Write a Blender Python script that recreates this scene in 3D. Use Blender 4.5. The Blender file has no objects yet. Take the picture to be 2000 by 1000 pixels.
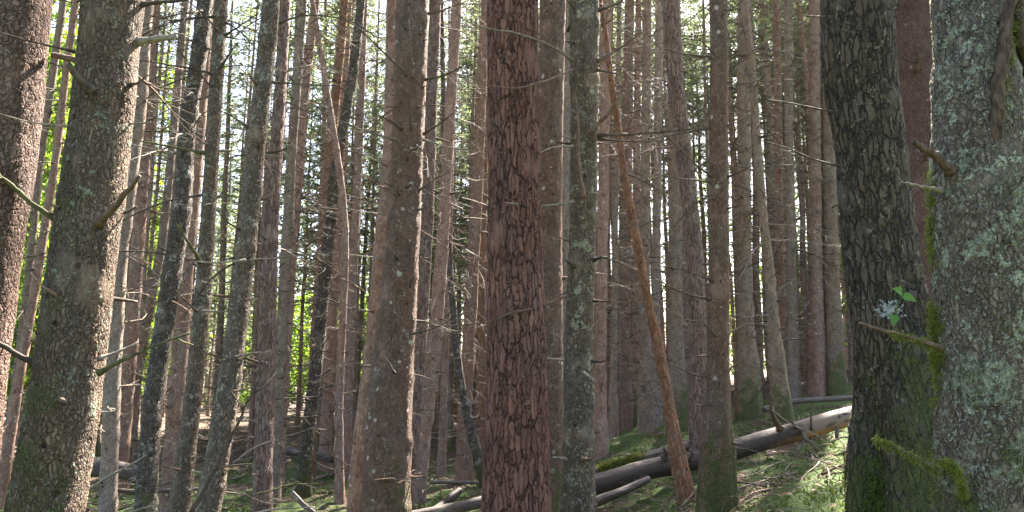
import bpy, math, random
from mathutils import Vector, noise, Matrix, Quaternion
PI = math.pi
RND = random.Random(11)
scene = bpy.context.scene
COL = scene.collection

# ------------------------------------------------------------------ camera
FOCAL = 1540.0                      # in pixels of the 2000 px wide photograph
PITCH = math.radians(10.0)
CAM = Vector((0, 0, 1.6))
cam_data = bpy.data.cameras.new('camera')
cam_data.sensor_width = 36.0
cam_data.lens = 36.0 * FOCAL / 2000.0
cam_data.clip_end = 3000
cam = bpy.data.objects.new('camera', cam_data)
COL.objects.link(cam)
cam.location = CAM
cam.rotation_euler = (PI / 2 + PITCH, 0, 0)
scene.camera = cam
FWD = Vector((0, math.cos(PITCH), math.sin(PITCH)))
UP = Vector((0, -math.sin(PITCH), math.cos(PITCH)))


def at(px, py, Y):
    """the real place, Y metres ahead, of something seen at a given pixel of the photograph"""
    d = Vector((1, 0, 0)) * ((px - 1000) / FOCAL) + UP * ((500 - py) / FOCAL) + FWD
    return CAM + d * (Y / d.y)


def px_of(p):
    q = p - CAM
    z = q.dot(FWD)
    return (1000 + FOCAL * q.x / z, 500 - FOCAL * q.dot(UP) / z)


def mpp(p):
    return (p - CAM).dot(FWD) / FOCAL      # metres per photo pixel there


# ------------------------------------------------------------------ ground shape
GX = [(-60, -.6), (-12, -.15), (-3, -.02), (-1, 0.0), (0, .15), (1, .48), (1.7, .70), (2.4, .86), (3.3, 1.0), (4.2, 1.2),
      (6.6, 1.6), (10, 2.0), (20, 3.0), (60, 5)]


def ramp(x, tab):
    if x <= tab[0][0]: return tab[0][1]
    for (a, va), (b, vb) in zip(tab, tab[1:]):
        if x <= b:
            t = (x - a) / (b - a)
            return va + (vb - va) * t
    return tab[-1][1]


def ground_z(x, y):
    z = .25 * (ramp(x - .35, GX) + 2 * ramp(x, GX) + ramp(x + .35, GX))
    k = min(1, max(0, (y - 2) / 3))
    z = z * (.35 + .65 * k)
    z += .09 * noise.noise(Vector((x * .45, y * .45, 3.1))) + .05 * noise.noise(Vector((x * 1.3, y * 1.3, 7.7)))
    if y > 20:                                              # low bank of brown litter at the back
        z += .6 * min(1, (y - 20) / 9) * (1 if x < 3 else .4)
    if y > 40:
        z += (y - 40) * .02 * 0
    return z


# ------------------------------------------------------------------ materials
def srgb(r, g, b):
    f = lambda c: (c / 255 / 12.92) if c / 255 <= .04045 else ((c / 255 + .055) / 1.055) ** 2.4
    return (f(r), f(g), f(b))


class NT:
    def __init__(self, name):
        self.m = bpy.data.materials.new(name)
        self.m.use_nodes = True
        self.t = self.m.node_tree
        self.t.nodes.clear()
        self.out = self.n('ShaderNodeOutputMaterial')

    def n(self, kind, **kw):
        nd = self.t.nodes.new(kind)
        for k, v in kw.items(): setattr(nd, k, v)
        return nd

    def link(self, a, b): self.t.links.new(a, b)

    def put(self, sock, v):
        if hasattr(v, 'is_linked') or hasattr(v, 'node'): self.link(v, sock)
        elif isinstance(v, (tuple, list)) and len(v) == 3 and sock.type == 'RGBA': sock.default_value = (*v, 1)
        else: sock.default_value = v

    def math(self, op, a, b=0.0, c=0.0, clamp=False):
        nd = self.n('ShaderNodeMath', operation=op, use_clamp=clamp)
        self.put(nd.inputs[0], a); self.put(nd.inputs[1], b); self.put(nd.inputs[2], c)
        return nd.outputs[0]

    def mix(self, f, a, b, blend='MIX'):
        nd = self.n('ShaderNodeMix', data_type='RGBA', blend_type=blend)
        self.put(nd.inputs[0], f); self.put(nd.inputs[6], a); self.put(nd.inputs[7], b)
        return nd.outputs[2]

    def noise(self, vec, scale, detail=4, rough=.6, dist=0.0, col=False):
        nd = self.n('ShaderNodeTexNoise')
        self.put(nd.inputs['Vector'], vec)
        nd.inputs['Scale'].default_value = scale; nd.inputs['Detail'].default_value = detail
        nd.inputs['Roughness'].default_value = rough; nd.inputs['Distortion'].default_value = dist
        return nd.outputs['Color' if col else 'Fac']

    def voro(self, vec, scale, feature='F1', rnd=1.0):
        nd = self.n('ShaderNodeTexVoronoi', feature=feature)
        self.put(nd.inputs['Vector'], vec)
        nd.inputs['Scale'].default_value = scale
        nd.inputs['Randomness'].default_value = rnd
        return nd

    def step(self, v, lo, hi, smooth=True):
        nd = self.n('ShaderNodeMapRange', interpolation_type='SMOOTHSTEP' if smooth else 'LINEAR')
        nd.clamp = True
        self.put(nd.inputs[0], v)
        nd.inputs[1].default_value = lo; nd.inputs[2].default_value = hi
        return nd.outputs[0]

    def vmath(self, op, a, b=(0, 0, 0)):
        nd = self.n('ShaderNodeVectorMath', operation=op)
        self.put(nd.inputs[0], a)
        self.put(nd.inputs[1], b)
        return nd.outputs['Value' if op in ('DOT_PRODUCT', 'LENGTH') else 'Vector']

    def scale(self, a, s):
        nd = self.n('ShaderNodeVectorMath', operation='SCALE')
        self.put(nd.inputs[0], a); self.put(nd.inputs['Scale'], s)
        return nd.outputs[0]

    def bark_coords(self):
        tc = self.n('ShaderNodeTexCoord').outputs['Object']
        oi = self.n('ShaderNodeObjectInfo').outputs['Random']
        off = self.n('ShaderNodeCombineXYZ')
        m = self.math('MULTIPLY', oi, 37.0)
        self.put(off.inputs[0], m); self.put(off.inputs[2], m)
        return tc, self.vmath('ADD', tc, off.outputs[0]), oi

    def finish(self, color, rough=.9, bump=None, bstrength=.6, bdist=.01, disp=None, spec=.25):
        p = self.n('ShaderNodeBsdfPrincipled')
        self.put(p.inputs['Base Color'], color); self.put(p.inputs['Roughness'], rough)
        p.inputs['Specular IOR Level'].default_value = spec
        if bump is not None:
            b = self.n('ShaderNodeBump')
            b.inputs['Strength'].default_value = bstrength; b.inputs['Distance'].default_value = bdist
            self.put(b.inputs['Height'], bump); self.link(b.outputs[0], p.inputs['Normal'])
        self.link(p.outputs[0], self.out.inputs[0])
        if disp is not None:
            d = self.n('ShaderNodeDisplacement')
            d.inputs['Midlevel'].default_value = 0; d.inputs['Scale'].default_value = 1
            self.put(d.inputs['Height'], disp); self.link(d.outputs[0], self.out.inputs['Displacement'])
            self.m.displacement_method = 'BOTH'
        return self.m


MOSS_A, MOSS_B = (.050, .060, .018), (.135, .145, .042)
M = {}


def bark(name, lo, hi, dark=(.03, .02, .016), plate=(24, .28, .10, .5), depth=.008, grain=60, lichen=(), spots=None,
         moss=None, flakes=None, tint=None, rough=.9, near=False, knots=True, hue=.12, tones=.34):
    """bark with its furrows, flaking plates, lichen crusts and moss.
    plate = (cells per metre, vertical stretch, furrow width, furrow darkness); lichen = ((colour, scale, threshold), ...);
    spots = (colour, scale, share); moss = (amount, fade height, side vector)"""
    t = NT(name)
    tc, co, oi = t.bark_coords()
    warp = t.vmath('MULTIPLY', t.vmath('SUBTRACT', t.noise(co, 13, 3, .65, col=True), (.5, .5, .5)), (.045, .045, .16))
    cw = t.vmath('ADD', co, warp)
    sc, zs, wid, dk = plate
    cz = t.vmath('MULTIPLY', cw, (1, 1, zs))
    edge = t.voro(cz, sc, 'DISTANCE_TO_EDGE').outputs['Distance']
    cell = t.voro(cz, sc, 'F1').outputs['Color']
    wmod = t.noise(co, 5, 2, .5)
    edge2 = t.math('ADD', edge, t.math('MULTIPLY', t.math('SUBTRACT', t.noise(co, grain, 3, .7), .5), wid * 1.2))
    plateau = t.step(edge2, 0.0, wid)
    # some furrows are closed
    plateau = t.math('MAXIMUM', plateau, t.step(wmod, .58, .74))
    fine = t.noise(t.vmath('MULTIPLY', cw, (1, 1, .45)), grain, 5, .7)
    mid = t.noise(t.vmath('MULTIPLY', co, (1, 1, .5)), 11, 4, .65)
    sep = t.n('ShaderNodeSeparateColor'); t.link(cell, sep.inputs[0])
    v = t.math('ADD', t.math('MULTIPLY', fine, .75), t.math('MULTIPLY', sep.outputs[0], .28))
    v = t.math('ADD', v, t.math('MULTIPLY', t.math('SUBTRACT', mid, .5), .7))
    col = t.mix(t.step(v, .22, .85, False), lo, hi)
    # each trunk's own tint
    hsv = t.n('ShaderNodeHueSaturation')
    hsv.inputs['Hue'].default_value = .5
    t.put(hsv.inputs['Value'], t.math('ADD', t.math('MULTIPLY', oi, hue * 2.2), 1 - hue))
    t.put(hsv.inputs['Saturation'], t.math('ADD', t.math('MULTIPLY', t.math('FRACT', t.math('MULTIPLY', oi, 7.31)), hue * 2), 1 - hue))
    t.put(hsv.inputs['Color'], col)
    col = hsv.outputs[0]
    tone = t.step(t.noise(t.vmath('MULTIPLY', co, (1, 1, .35)), 3.2, 4, .68), .42, .66)
    avg = sum(hi) / 3 * 1.02
    col = t.mix(t.math('MULTIPLY', tone, tones), col, t.mix(t.step(v, .25, .8, False), tuple(avg * c for c in (.36, .34, .32)), tuple(avg * c for c in (1.04, 1.0, .93))))
    streak = t.step(t.noise(t.vmath('MULTIPLY', co, (1, 1, .08)), 16, 3, .7), .58, .75)
    col = t.mix(t.math('MULTIPLY', streak, .35), col, dark)
    col = t.mix(t.math('MULTIPLY', t.math('SUBTRACT', 1.0, plateau), dk), col, dark)
    height = t.math('ADD', t.math('MULTIPLY', plateau, .7), t.math('MULTIPLY', fine, .45))
    if flakes:                                   # pale lifted flake rims
        fc, fs, fa = flakes
        fe = t.voro(t.vmath('MULTIPLY', t.vmath('ADD', co, t.scale(warp, 1.6)), (1, 1, .55)), fs, 'DISTANCE_TO_EDGE').outputs['Distance']
        rim = t.math('MULTIPLY', t.math('SUBTRACT', 1.0, t.step(fe, .015, .07)), t.step(t.noise(co, fs * .7, 3, .6), .55 - fa * .1, .62))
        col = t.mix(rim, col, fc)
        height = t.math('ADD', height, t.math('MULTIPLY', rim, .5))
    if knots:                                    # small dark scars of shed twigs
        kd = t.voro(t.vmath('MULTIPLY', co, (1, 1, .8)), 11)
        ks = t.n('ShaderNodeSeparateColor'); t.link(kd.outputs['Color'], ks.inputs[0])
        k = t.math('MULTIPLY', t.math('SUBTRACT', 1.0, t.step(kd.outputs['Distance'], .07, .17)), t.math('GREATER_THAN', ks.outputs[1], .38))
        col = t.mix(t.math('MULTIPLY', k, .8), col, dark)
        height = t.math('SUBTRACT', height, t.math('MULTIPLY', k, .5))
    for lc, ls, lt in lichen:
        ln = t.noise(t.vmath('ADD', co, (ls, lt * 9, 0)), ls, 4, .72, .4)
        ln2 = t.noise(co, ls * 6, 4, .7)
        lm = t.step(t.math('ADD', ln, t.math('MULTIPLY', t.math('SUBTRACT', ln2, .5), .55)), lt, lt + .05)
        lcol = t.mix(ln2, tuple(c * .55 for c in lc), tuple(min(.9, c * 1.3) for c in lc))
        col = t.mix(t.math('MULTIPLY', lm, .88), col, lcol)
        height = t.math('ADD', height, t.math('MULTIPLY', lm, t.math('ADD', t.math('MULTIPLY', ln2, .5), .12)))
    if spots:
        pc, ps, pf = spots
        pv = t.voro(t.vmath('ADD', co, t.scale(warp, .3)), ps)
        pss = t.n('ShaderNodeSeparateColor'); t.link(pv.outputs['Color'], pss.inputs[0])
        rad = t.math('MULTIPLY', pss.outputs[2], .3)
        pm = t.math('MULTIPLY', t.math('LESS_THAN', pv.outputs['Distance'], rad), t.math('LESS_THAN', pss.outputs[0], pf))
        pm = t.math('MULTIPLY', pm, t.step(fine, .3, .5))
        col = t.mix(t.math('MULTIPLY', pm, .85), col, pc)
    if moss:
        am, fade, side = moss
        sz = t.n('ShaderNodeSeparateXYZ'); t.link(tc, sz.inputs[0])
        low = t.math('POWER', t.math('SUBTRACT', 1.0, t.step(sz.outputs[2], .0, fade, False)), 1.6)
        nrm = t.n('ShaderNodeNewGeometry').outputs['Normal']
        sd = t.vmath('DOT_PRODUCT', nrm, Vector(side).normalized() if Vector(side).length else (0, 0, 0))
        mn = t.noise(co, 7, 5, .72)
        mm = t.math('ADD', t.math('MULTIPLY', low, .45), t.math('MULTIPLY', sd, .12))
        mm = t.math('ADD', t.math('ADD', mn, mm), am - .5)
        mm = t.math('ADD', mm, t.math('MULTIPLY', t.math('SUBTRACT', t.noise(co, 70, 3, .7), .5), .35))
        mk = t.step(mm, .46, .62)
        mf = t.noise(co, 110, 3, .7)
        mcol = t.mix(t.step(mf, .3, .75), tuple(c * .6 for c in MOSS_A), MOSS_B)
        col = t.mix(t.math('MULTIPLY', mk, .9), col, mcol)
        height = t.math('ADD', height, t.math('MULTIPLY', mk, t.math('MULTIPLY', mf, .8)))
    disp = t.math('MULTIPLY', height, depth) if near else None
    M[name] = t.finish(col, rough, height, .8, depth * 1.3, disp)
    return M[name]


bark('bark_red_plates', (.072, .031, .023), (.25, .120, .088), (.022, .012, .010), (34, .17, .085, .88), .010, 110, knots=False, near=True, hue=.02, tones=.16)
bark('bark_red_scaly', (.080, .044, .031), (.26, .158, .115), (.04, .022, .018), (46, .7, .16, .5), .006, 70, lichen=(((.38, .33, .28), 16, .67),), knots=False, near=True, hue=.02, tones=.25)
bark('bark_mossy_brown', (.070, .042, .028), (.24, .165, .110), (.028, .018, .012), (66, .5, .2, .5), .006, 95,
     lichen=(((.24, .26, .18), 7, .60), ((.33, .33, .26), 17, .655)), moss=(.30, 3.2, (-1, -.1, 0)), near=True, knots=True, hue=.02)
bark('bark_brown_spruce', (.085, .048, .034), (.290, .182, .128), (.045, .028, .02), (62, .75, .22, .45), .004, 85,
     spots=((.48, .45, .38), 13, .36), lichen=(((.33, .29, .22), 8, .63), ((.40, .38, .31), 26, .69)), moss=(.24, 1.9, (.9, -.3, 0)), near=True, hue=.05)
bark('bark_lichen', (.10, .070, .048), (.28, .205, .145), (.035, .026, .02), (50, .6, .22, .6), .006, 80,
     lichen=(((.37, .36, .28), 8, .595), ((.50, .47, .39), 24, .635)), moss=(.14, 1.2, (-.8, -.2, 0)), near=True, hue=.06)
bark('bark_lichen_heavy', (.095, .064, .044), (.28, .20, .138), (.035, .028, .022), (50, .6, .22, .6), .006, 80,
     lichen=(((.36, .34, .23), 8, .575), ((.52, .49, .38), 26, .615)), moss=(.16, 1.2, (-.8, -.2, 0)), near=True, hue=.06)
bark('bark_lichen_mossy', (.078, .055, .042), (.28, .205, .152), (.02, .017, .013), (64, .5, .2, .5), .006, 80,
     lichen=(((.28, .285, .20), 7, .53), ((.44, .44, .33), 19, .57), ((.58, .57, .47), 36, .625)), moss=(.25, 2.4, (-.9, -.3, 0)), near=True, hue=.02)
bark('bark_dark_flaky', (.040, .029, .021), (.140, .102, .071), (.014, .011, .009), (30, .24, .12, .75), .010, 90,
     flakes=((.27, .225, .165), 21, .35), lichen=(((.28, .29, .22), 11, .68),), moss=(.28, 2.3, (.5, -.3, 0)), knots=False, near=True, hue=.02, tones=.5)
bark('bark_red_smooth', (.070, .040, .034), (.225, .138, .116), (.035, .019, .017), (75, .85, .25, .5), .003, 120,
     spots=((.36, .28, .25), 22, .25), knots=False, near=True, hue=.02, tones=.12)
bark('bark_orange', (.16, .078, .045), (.38, .20, .115), (.06, .034, .024), (42, .22, .16, .55), .005, 80,
     lichen=(((.24, .185, .14), 9, .58),), near=True, hue=.06, tones=.15)
bark('bark_purple_pine', (.100, .060, .050), (.30, .20, .16), (.03, .02, .018), (38, .18, .12, .8), .006, 85, knots=False, near=True, hue=.03)
bark('bark_mottled_dark', (.050, .038, .030), (.19, .148, .114), (.014, .012, .01), (22, 1.3, .2, .7), .006, 55,
     lichen=(((.34, .32, .26), 9, .585),), moss=(.14, 1.9, (.3, -.6, 0)), near=True, hue=.03)
bark('bark_spruce_pink', (.145, .083, .060), (.42, .265, .197), (.05, .03, .022), (40, .7, .16, .4), .005, 55,
     spots=((.46, .42, .36), 13, .28), hue=.14)
bark('bark_spruce_grey', (.125, .088, .066), (.36, .27, .205), (.042, .03, .023), (40, .7, .16, .4), .005, 55,
     lichen=(((.36, .34, .28), 6, .63),), hue=.14)
bark('bark_spruce_mossfoot', (.11, .074, .052), (.33, .235, .165), (.038, .026, .019), (40, .7, .16, .4), .005, 55,
     lichen=(((.30, .29, .21), 6, .67),), moss=(.24, 1.7, (.5, -.3, 0)), hue=.10)


def simple(name, lo, hi, scale=20, stretch=(1, 1, 1), rough=.9, bump=.004, rnd=.25, detail=5):
    t = NT(name)
    tc, co, oi = t.bark_coords()
    n = t.noise(t.vmath('MULTIPLY', co, stretch), scale, detail, .65)
    col = t.mix(t.step(n, .3, .72), lo, hi)
    hsv = t.n('ShaderNodeHueSaturation'); t.put(hsv.inputs['Color'], col)
    t.put(hsv.inputs['Value'], t.math('ADD', t.math('MULTIPLY', oi, 2 * rnd), 1 - rnd))
    M[name] = t.finish(hsv.outputs[0], rough, n, .6, bump)


simple('twig_dark', (.045, .034, .026), (.12, .092, .07), 30)
simple('twig_pale', (.14, .11, .085), (.32, .265, .21), 30)
simple('twig_brown', (.09, .055, .038), (.20, .13, .09), 30)
simple('twig_mossy', (.05, .048, .022), (.13, .125, .05), 45, rnd=.1)
simple('cut_wood', (.28, .19, .11), (.52, .40, .26), 40)
simple('limb_dark', (.025, .015, .010), (.13, .085, .058), 55, (1, 1, .3), bump=.012, detail=6)


def leafy(name, a, b, trans=.45, scale=1.2, rough=.6, rnd=.25):
    t = NT(name)
    geo = t.n('ShaderNodeNewGeometry')
    oi = t.n('ShaderNodeObjectInfo').outputs['Random']
    n = t.noise(geo.outputs['Position'], scale, 3, .6)
    r = t.math('ADD', t.math('MULTIPLY', geo.outputs['Random Per Island'], .6), t.math('MULTIPLY', n, .4))
    col = t.mix(r, a, b)
    hsv = t.n('ShaderNodeHueSaturation'); t.put(hsv.inputs['Color'], col)
    t.put(hsv.inputs['Value'], t.math('ADD', t.math('MULTIPLY', oi, 2 * rnd), 1 - rnd))
    d = t.n('ShaderNodeBsdfPrincipled'); t.put(d.inputs['Base Color'], hsv.outputs[0]); d.inputs['Roughness'].default_value = rough
    d.inputs['Specular IOR Level'].default_value = .3
    tr = t.n('ShaderNodeBsdfTranslucent'); t.put(tr.inputs['Color'], hsv.outputs[0])
    mx = t.n('ShaderNodeMixShader'); mx.inputs[0].default_value = trans
    t.link(d.outputs[0], mx.inputs[1]); t.link(tr.outputs[0], mx.inputs[2]); t.link(mx.outputs[0], t.out.inputs[0])
    M[name] = t.m


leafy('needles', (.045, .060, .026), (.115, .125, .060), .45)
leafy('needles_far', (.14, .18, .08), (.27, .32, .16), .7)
leafy('beech_leaves', (.10, .19, .015), (.24, .34, .03), .6, 2)
leafy('far_leaves', (.05, .085, .02), (.13, .165, .05), .5, .4)
leafy('moss_blades', (.024, .052, .010), (.15, .19, .026), .35, 2.2)
leafy('moss_bright', (.095, .115, .018), (.25, .27, .05), .5, 6)
leafy('ivy_leaf', (.07, .17, .025), (.13, .26, .045), .4, 40)
leafy('dry_leaf', (.12, .06, .03), (.30, .19, .10), .25, 8)


def ground_material():
    t = NT('forest_floor')
    pos = t.n('ShaderNodeNewGeometry').outputs['Position']
    big = t.noise(pos, .55, 5, .62)
    mid = t.noise(pos, 4, 6, .7)
    fine = t.noise(pos, 45, 5, .75)
    litter = t.mix(t.step(fine, .3, .7), (.030, .019, .012), (.115, .072, .048))
    litter = t.mix(t.step(t.noise(pos, 17, 4, .7), .58, .66), litter, (.20, .135, .09))
    mossc = t.mix(t.step(t.math('ADD', t.math('MULTIPLY', fine, .6), t.math('MULTIPLY', mid, .4)), .3, .7), (.022, .042, .011), (.095, .135, .028))
    # brown litter only on the bank at the back
    sy = t.n('ShaderNodeSeparateXYZ'); t.link(pos, sy.inputs[0])
    far = t.step(sy.outputs[1], 16, 24)
    mk = t.step(t.math('ADD', t.math('ADD', big, t.math('MULTIPLY', t.math('SUBTRACT', mid, .5), .7)), t.math('MULTIPLY', far, -.22)), .40, .50)
    col = t.mix(mk, litter, mossc)
    h = t.math('ADD', t.math('MULTIPLY', mid, 1.0), t.math('MULTIPLY', fine, .5))
    M['forest_floor'] = t.finish(col, .95, h, .9, .05)


ground_material()


def log_material(name, lo, hi, pale, top=.0, under=None):
    t = NT(name)
    tc, co, oi = t.bark_coords()
    st = t.vmath('MULTIPLY', co, (1.0, 6, 6))
    n = t.noise(st, 7, 6, .7)
    f = t.noise(t.vmath('MULTIPLY', co, (3, 14, 14)), 9, 5, .75)
    col = t.mix(t.step(t.math('ADD', t.math('MULTIPLY', n, .6), t.math('MULTIPLY', f, .4)), .34, .68), lo, hi)
    p = t.noise(t.vmath('MULTIPLY', co, (1, 2.2, 2.2)), 2.2, 5, .6)
    sx = t.n('ShaderNodeSeparateXYZ'); t.link(tc, sx.inputs[0])
    bare = t.math('ADD', p, t.math('MULTIPLY', t.step(sx.outputs[0], 2.0, 3.0), .20 if top else 0))
    col = t.mix(t.math('MULTIPLY', t.step(bare, .60, .66), .8), col, pale)
    if under:
        nz = t.n('ShaderNodeSeparateXYZ'); t.link(t.n('ShaderNodeNewGeometry').outputs['Normal'], nz.inputs[0])
        u = t.math('MULTIPLY', t.math('SUBTRACT', 1.0, t.step(t.math('ADD', nz.outputs[2], t.math('MULTIPLY', n, .5)), -.35, .15)), t.step(sx.outputs[0], 2.2, 2.7))
        col = t.mix(u, col, under)
    M[name] = t.finish(col, .75, t.math('ADD', n, t.math('MULTIPLY', f, .6)), .8, .012, None, .35)


log_material('log_weathered', (.022, .016, .013), (.090, .064, .050), (.23, .17, .125), 1.0, (.32, .15, .06))
log_material('log_dark', (.03, .024, .02), (.11, .085, .068), (.20, .16, .13))
log_material('log_grey', (.05, .038, .03), (.16, .125, .10), (.27, .23, .19))


# ------------------------------------------------------------------ mesh helpers
class MB:
    def __init__(self):
        self.v = []; self.f = []; self.mi = []

    def tube(self, pts, radii, n=8, cap=True, mat=0, fn=None):
        """a tapered tube along points; fn(i, k, ring_angle, point) gives a factor for the radius"""
        rings = []
        t0 = (pts[1] - pts[0]).normalized()
        ref = Vector((0, 0, 1)) if abs(t0.z) < .9 else Vector((1, 0, 0))
        u = t0.cross(ref).normalized()
        for i, p in enumerate(pts):
            if i == 0: tg = pts[1] - pts[0]
            elif i == len(pts) - 1: tg = pts[-1] - pts[-2]
            else: tg = pts[i + 1] - pts[i - 1]
            tg.normalize()
            u = (u - tg * u.dot(tg))
            u = u.normalized() if u.length > 1e-6 else tg.orthogonal().normalized()
            w = tg.cross(u)
            base = len(self.v)
            for k in range(n):
                a = 2 * PI * k / n
                r = radii[i] * (fn(i, k, a, p) if fn else 1)
                self.v.append(p + u * (math.cos(a) * r) + w * (math.sin(a) * r))
            rings.append(base)
        for a, b in zip(rings, rings[1:]):
            for k in range(n):
                k2 = (k + 1) % n
                self.f.append((a + k, a + k2, b + k2, b + k)); self.mi.append(mat)
        if cap:
            c = len(self.v); self.v.append(pts[-1].copy())
            for k in range(n):
                self.f.append((rings[-1] + k, rings[-1] + (k + 1) % n, c)); self.mi.append(mat)
            c = len(self.v); self.v.append(pts[0].copy())
            for k in range(n):
                self.f.append((rings[0] + (k + 1) % n, rings[0] + k, c)); self.mi.append(mat)

    def tri(self, a, b, c, mat=0):
        i = len(self.v); self.v += [a, b, c]; self.f.append((i, i + 1, i + 2)); self.mi.append(mat)

    def quad(self, a, b, c, d, mat=0):
        i = len(self.v); self.v += [a, b, c, d]; self.f.append((i, i + 1, i + 2, i + 3)); self.mi.append(mat)

    def mesh(self, name, mats, smooth=True):
        me = bpy.data.meshes.new(name)
        me.from_pydata([tuple(v) for v in self.v], [], self.f)
        for m in (mats if isinstance(mats, (list, tuple)) else [mats]):
            me.materials.append(M[m])
        me.polygons.foreach_set('material_index', self.mi)
        if smooth: me.polygons.foreach_set('use_smooth', [True] * len(self.f))
        me.update()
        return me


def link(name, me, parent=None, loc=None):
    o = bpy.data.objects.new(name, me)
    COL.objects.link(o)
    if parent: o.parent = parent
    if loc is not None: o.location = loc
    return o


def root(name, loc, label, cat, group=None):
    o = bpy.data.objects.new(name, None)
    o.empty_display_size = .2
    COL.objects.link(o)
    o.location = loc
    o['label'] = label; o['category'] = cat
    if group: o['group'] = group
    return o


def tag(o, label, cat, group=None, kind=None):
    if label: o['label'] = label
    if cat: o['category'] = cat
    if group: o['group'] = group
    if kind: o['kind'] = kind
    return o


def spline(pts, n):
    """Catmull-Rom through points (Vectors), n samples per span"""
    P = [pts[0] * 2 - pts[1]] + list(pts) + [pts[-1] * 2 - pts[-2]]
    out = []
    for i in range(1, len(P) - 2):
        a, b, c, d = P[i - 1], P[i], P[i + 1], P[i + 2]
        for k in range(n):
            t = k / n
            out.append(.5 * ((2 * b) + (c - a) * t + (2 * a - 5 * b + 4 * c - d) * t * t + (3 * b - a - 3 * c + d) * t ** 3))
    out.append(pts[-1].copy())
    return out


# ------------------------------------------------------------------ dead branches (a library of bare twiggy ones)
def dead_branch_mesh(name, L, mat, rnd, droop=.25, twigs=6, r0=None):
    mb = MB()
    r0 = r0 or (.0048 + .0052 * L)
    n = 9
    p = Vector((0, 0, 0)); d = Vector((1, 0, rnd.uniform(-.1, .25)))
    pts = [Vector((-.03, 0, 0)), p.copy()]
    for i in range(n):
        d += Vector((0, rnd.gauss(0, .10), rnd.gauss(0, .08) - droop * (1.2 - 2.0 * i / n) * .25))
        d.normalize()
        p = p + d * (L / n)
        pts.append(p.copy())
    rr = [r0 * 1.5, r0 * 1.3] + [r0 * (1 - .8 * (i + 1) / n) for i in range(n)]
    mb.tube(pts, rr, 5)
    for k in range(twigs):
        i = rnd.randint(3, n)
        q = pts[i]; ax = (pts[i] - pts[i - 1]).normalized()
        s = rnd.choice((-1, 1))
        td = (ax * rnd.uniform(.4, .9) + Vector((0, s * rnd.uniform(.4, 1), rnd.uniform(-.45, .3)))).normalized()
        tl = L * rnd.uniform(.12, .38) * (1.1 - .5 * i / n)
        tp = [q]
        for j in range(4):
            td = (td + Vector((rnd.gauss(0, .15), rnd.gauss(0, .15), rnd.gauss(0, .12)))).normalized()
            tp.append(tp[-1] + td * tl / 4)
        mb.tube(tp, [r0 * .42, r0 * .36, r0 * .3, r0 * .24, r0 * .16], 4)
    return mb.mesh(name, mat)


def stub_mesh(name, L, mat, rnd):
    mb = MB()
    r = .007 + L * .03
    pts = [Vector((-.03, 0, 0)), Vector((L * .4, rnd.uniform(-.01, .01), rnd.uniform(-.01, .02))), Vector((L, rnd.uniform(-.03, .03), rnd.uniform(-.02, .03)))]
    mb.tube(spline(pts, 3), [r * (1.5 - .9 * i / 6) for i in range(7)], 6)
    return mb.mesh(name, mat)


BR = {}
for mat in ('twig_dark', 'twig_pale', 'twig_brown'):
    rb = random.Random(5)
    BR[mat] = [dead_branch_mesh('dead_branch', L, mat, rb, rb.uniform(.2, .9), tw) for L, tw in
               ((.25, 2), (.35, 3), (.5, 5), (.6, 6), (.8, 8), (1.0, 10), (1.2, 11), (1.5, 13))]
    BR[mat + '_stub'] = [stub_mesh('dead_branch', L, mat, rb) for L in (.05, .08, .12, .18)]


def far_twigs_mesh(seed, h0, h1, dens, mat):
    """the bare dead twigs of one distant trunk"""
    rnd = random.Random(seed)
    mb = MB()
    z = h0
    while z < h1:
        z += rnd.uniform(.14, .4) / dens
        a = rnd.uniform(0, 2 * PI)
        L = rnd.uniform(.3, 1.5)
        d = Vector((math.cos(a), math.sin(a), rnd.uniform(-.35, .3)))
        p = Vector((0, 0, z)); pts = [p]
        for j in range(4):
            d = (d + Vector((rnd.gauss(0, .12), rnd.gauss(0, .12), rnd.gauss(0, .1) - .06 + .05 * j))).normalized()
            pts.append(pts[-1] + d * L / 4)
        mb.tube(pts, [.013, .011, .009, .007, .004], 3, cap=False)
        for s in range(rnd.randint(1, 4)):
            q = pts[rnd.randint(1, 4)]
            e = (d + Vector((rnd.gauss(0, .7), rnd.gauss(0, .7), rnd.gauss(0, .4)))).normalized()
            mb.tube([q, q + e * .12 + Vector((0, 0, -.01)), q + e * rnd.uniform(.2, .5)], [.008, .007, .004], 3, cap=False)
    return mb.mesh('dead_twigs', mat)


FAR_TW = [far_twigs_mesh(40 + i, .4, 13, 1.0 + .25 * (i % 3), 'twig_pale' if i % 3 == 0 else ('twig_brown' if i % 3 == 1 else 'twig_dark')) for i in range(9)]


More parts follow.
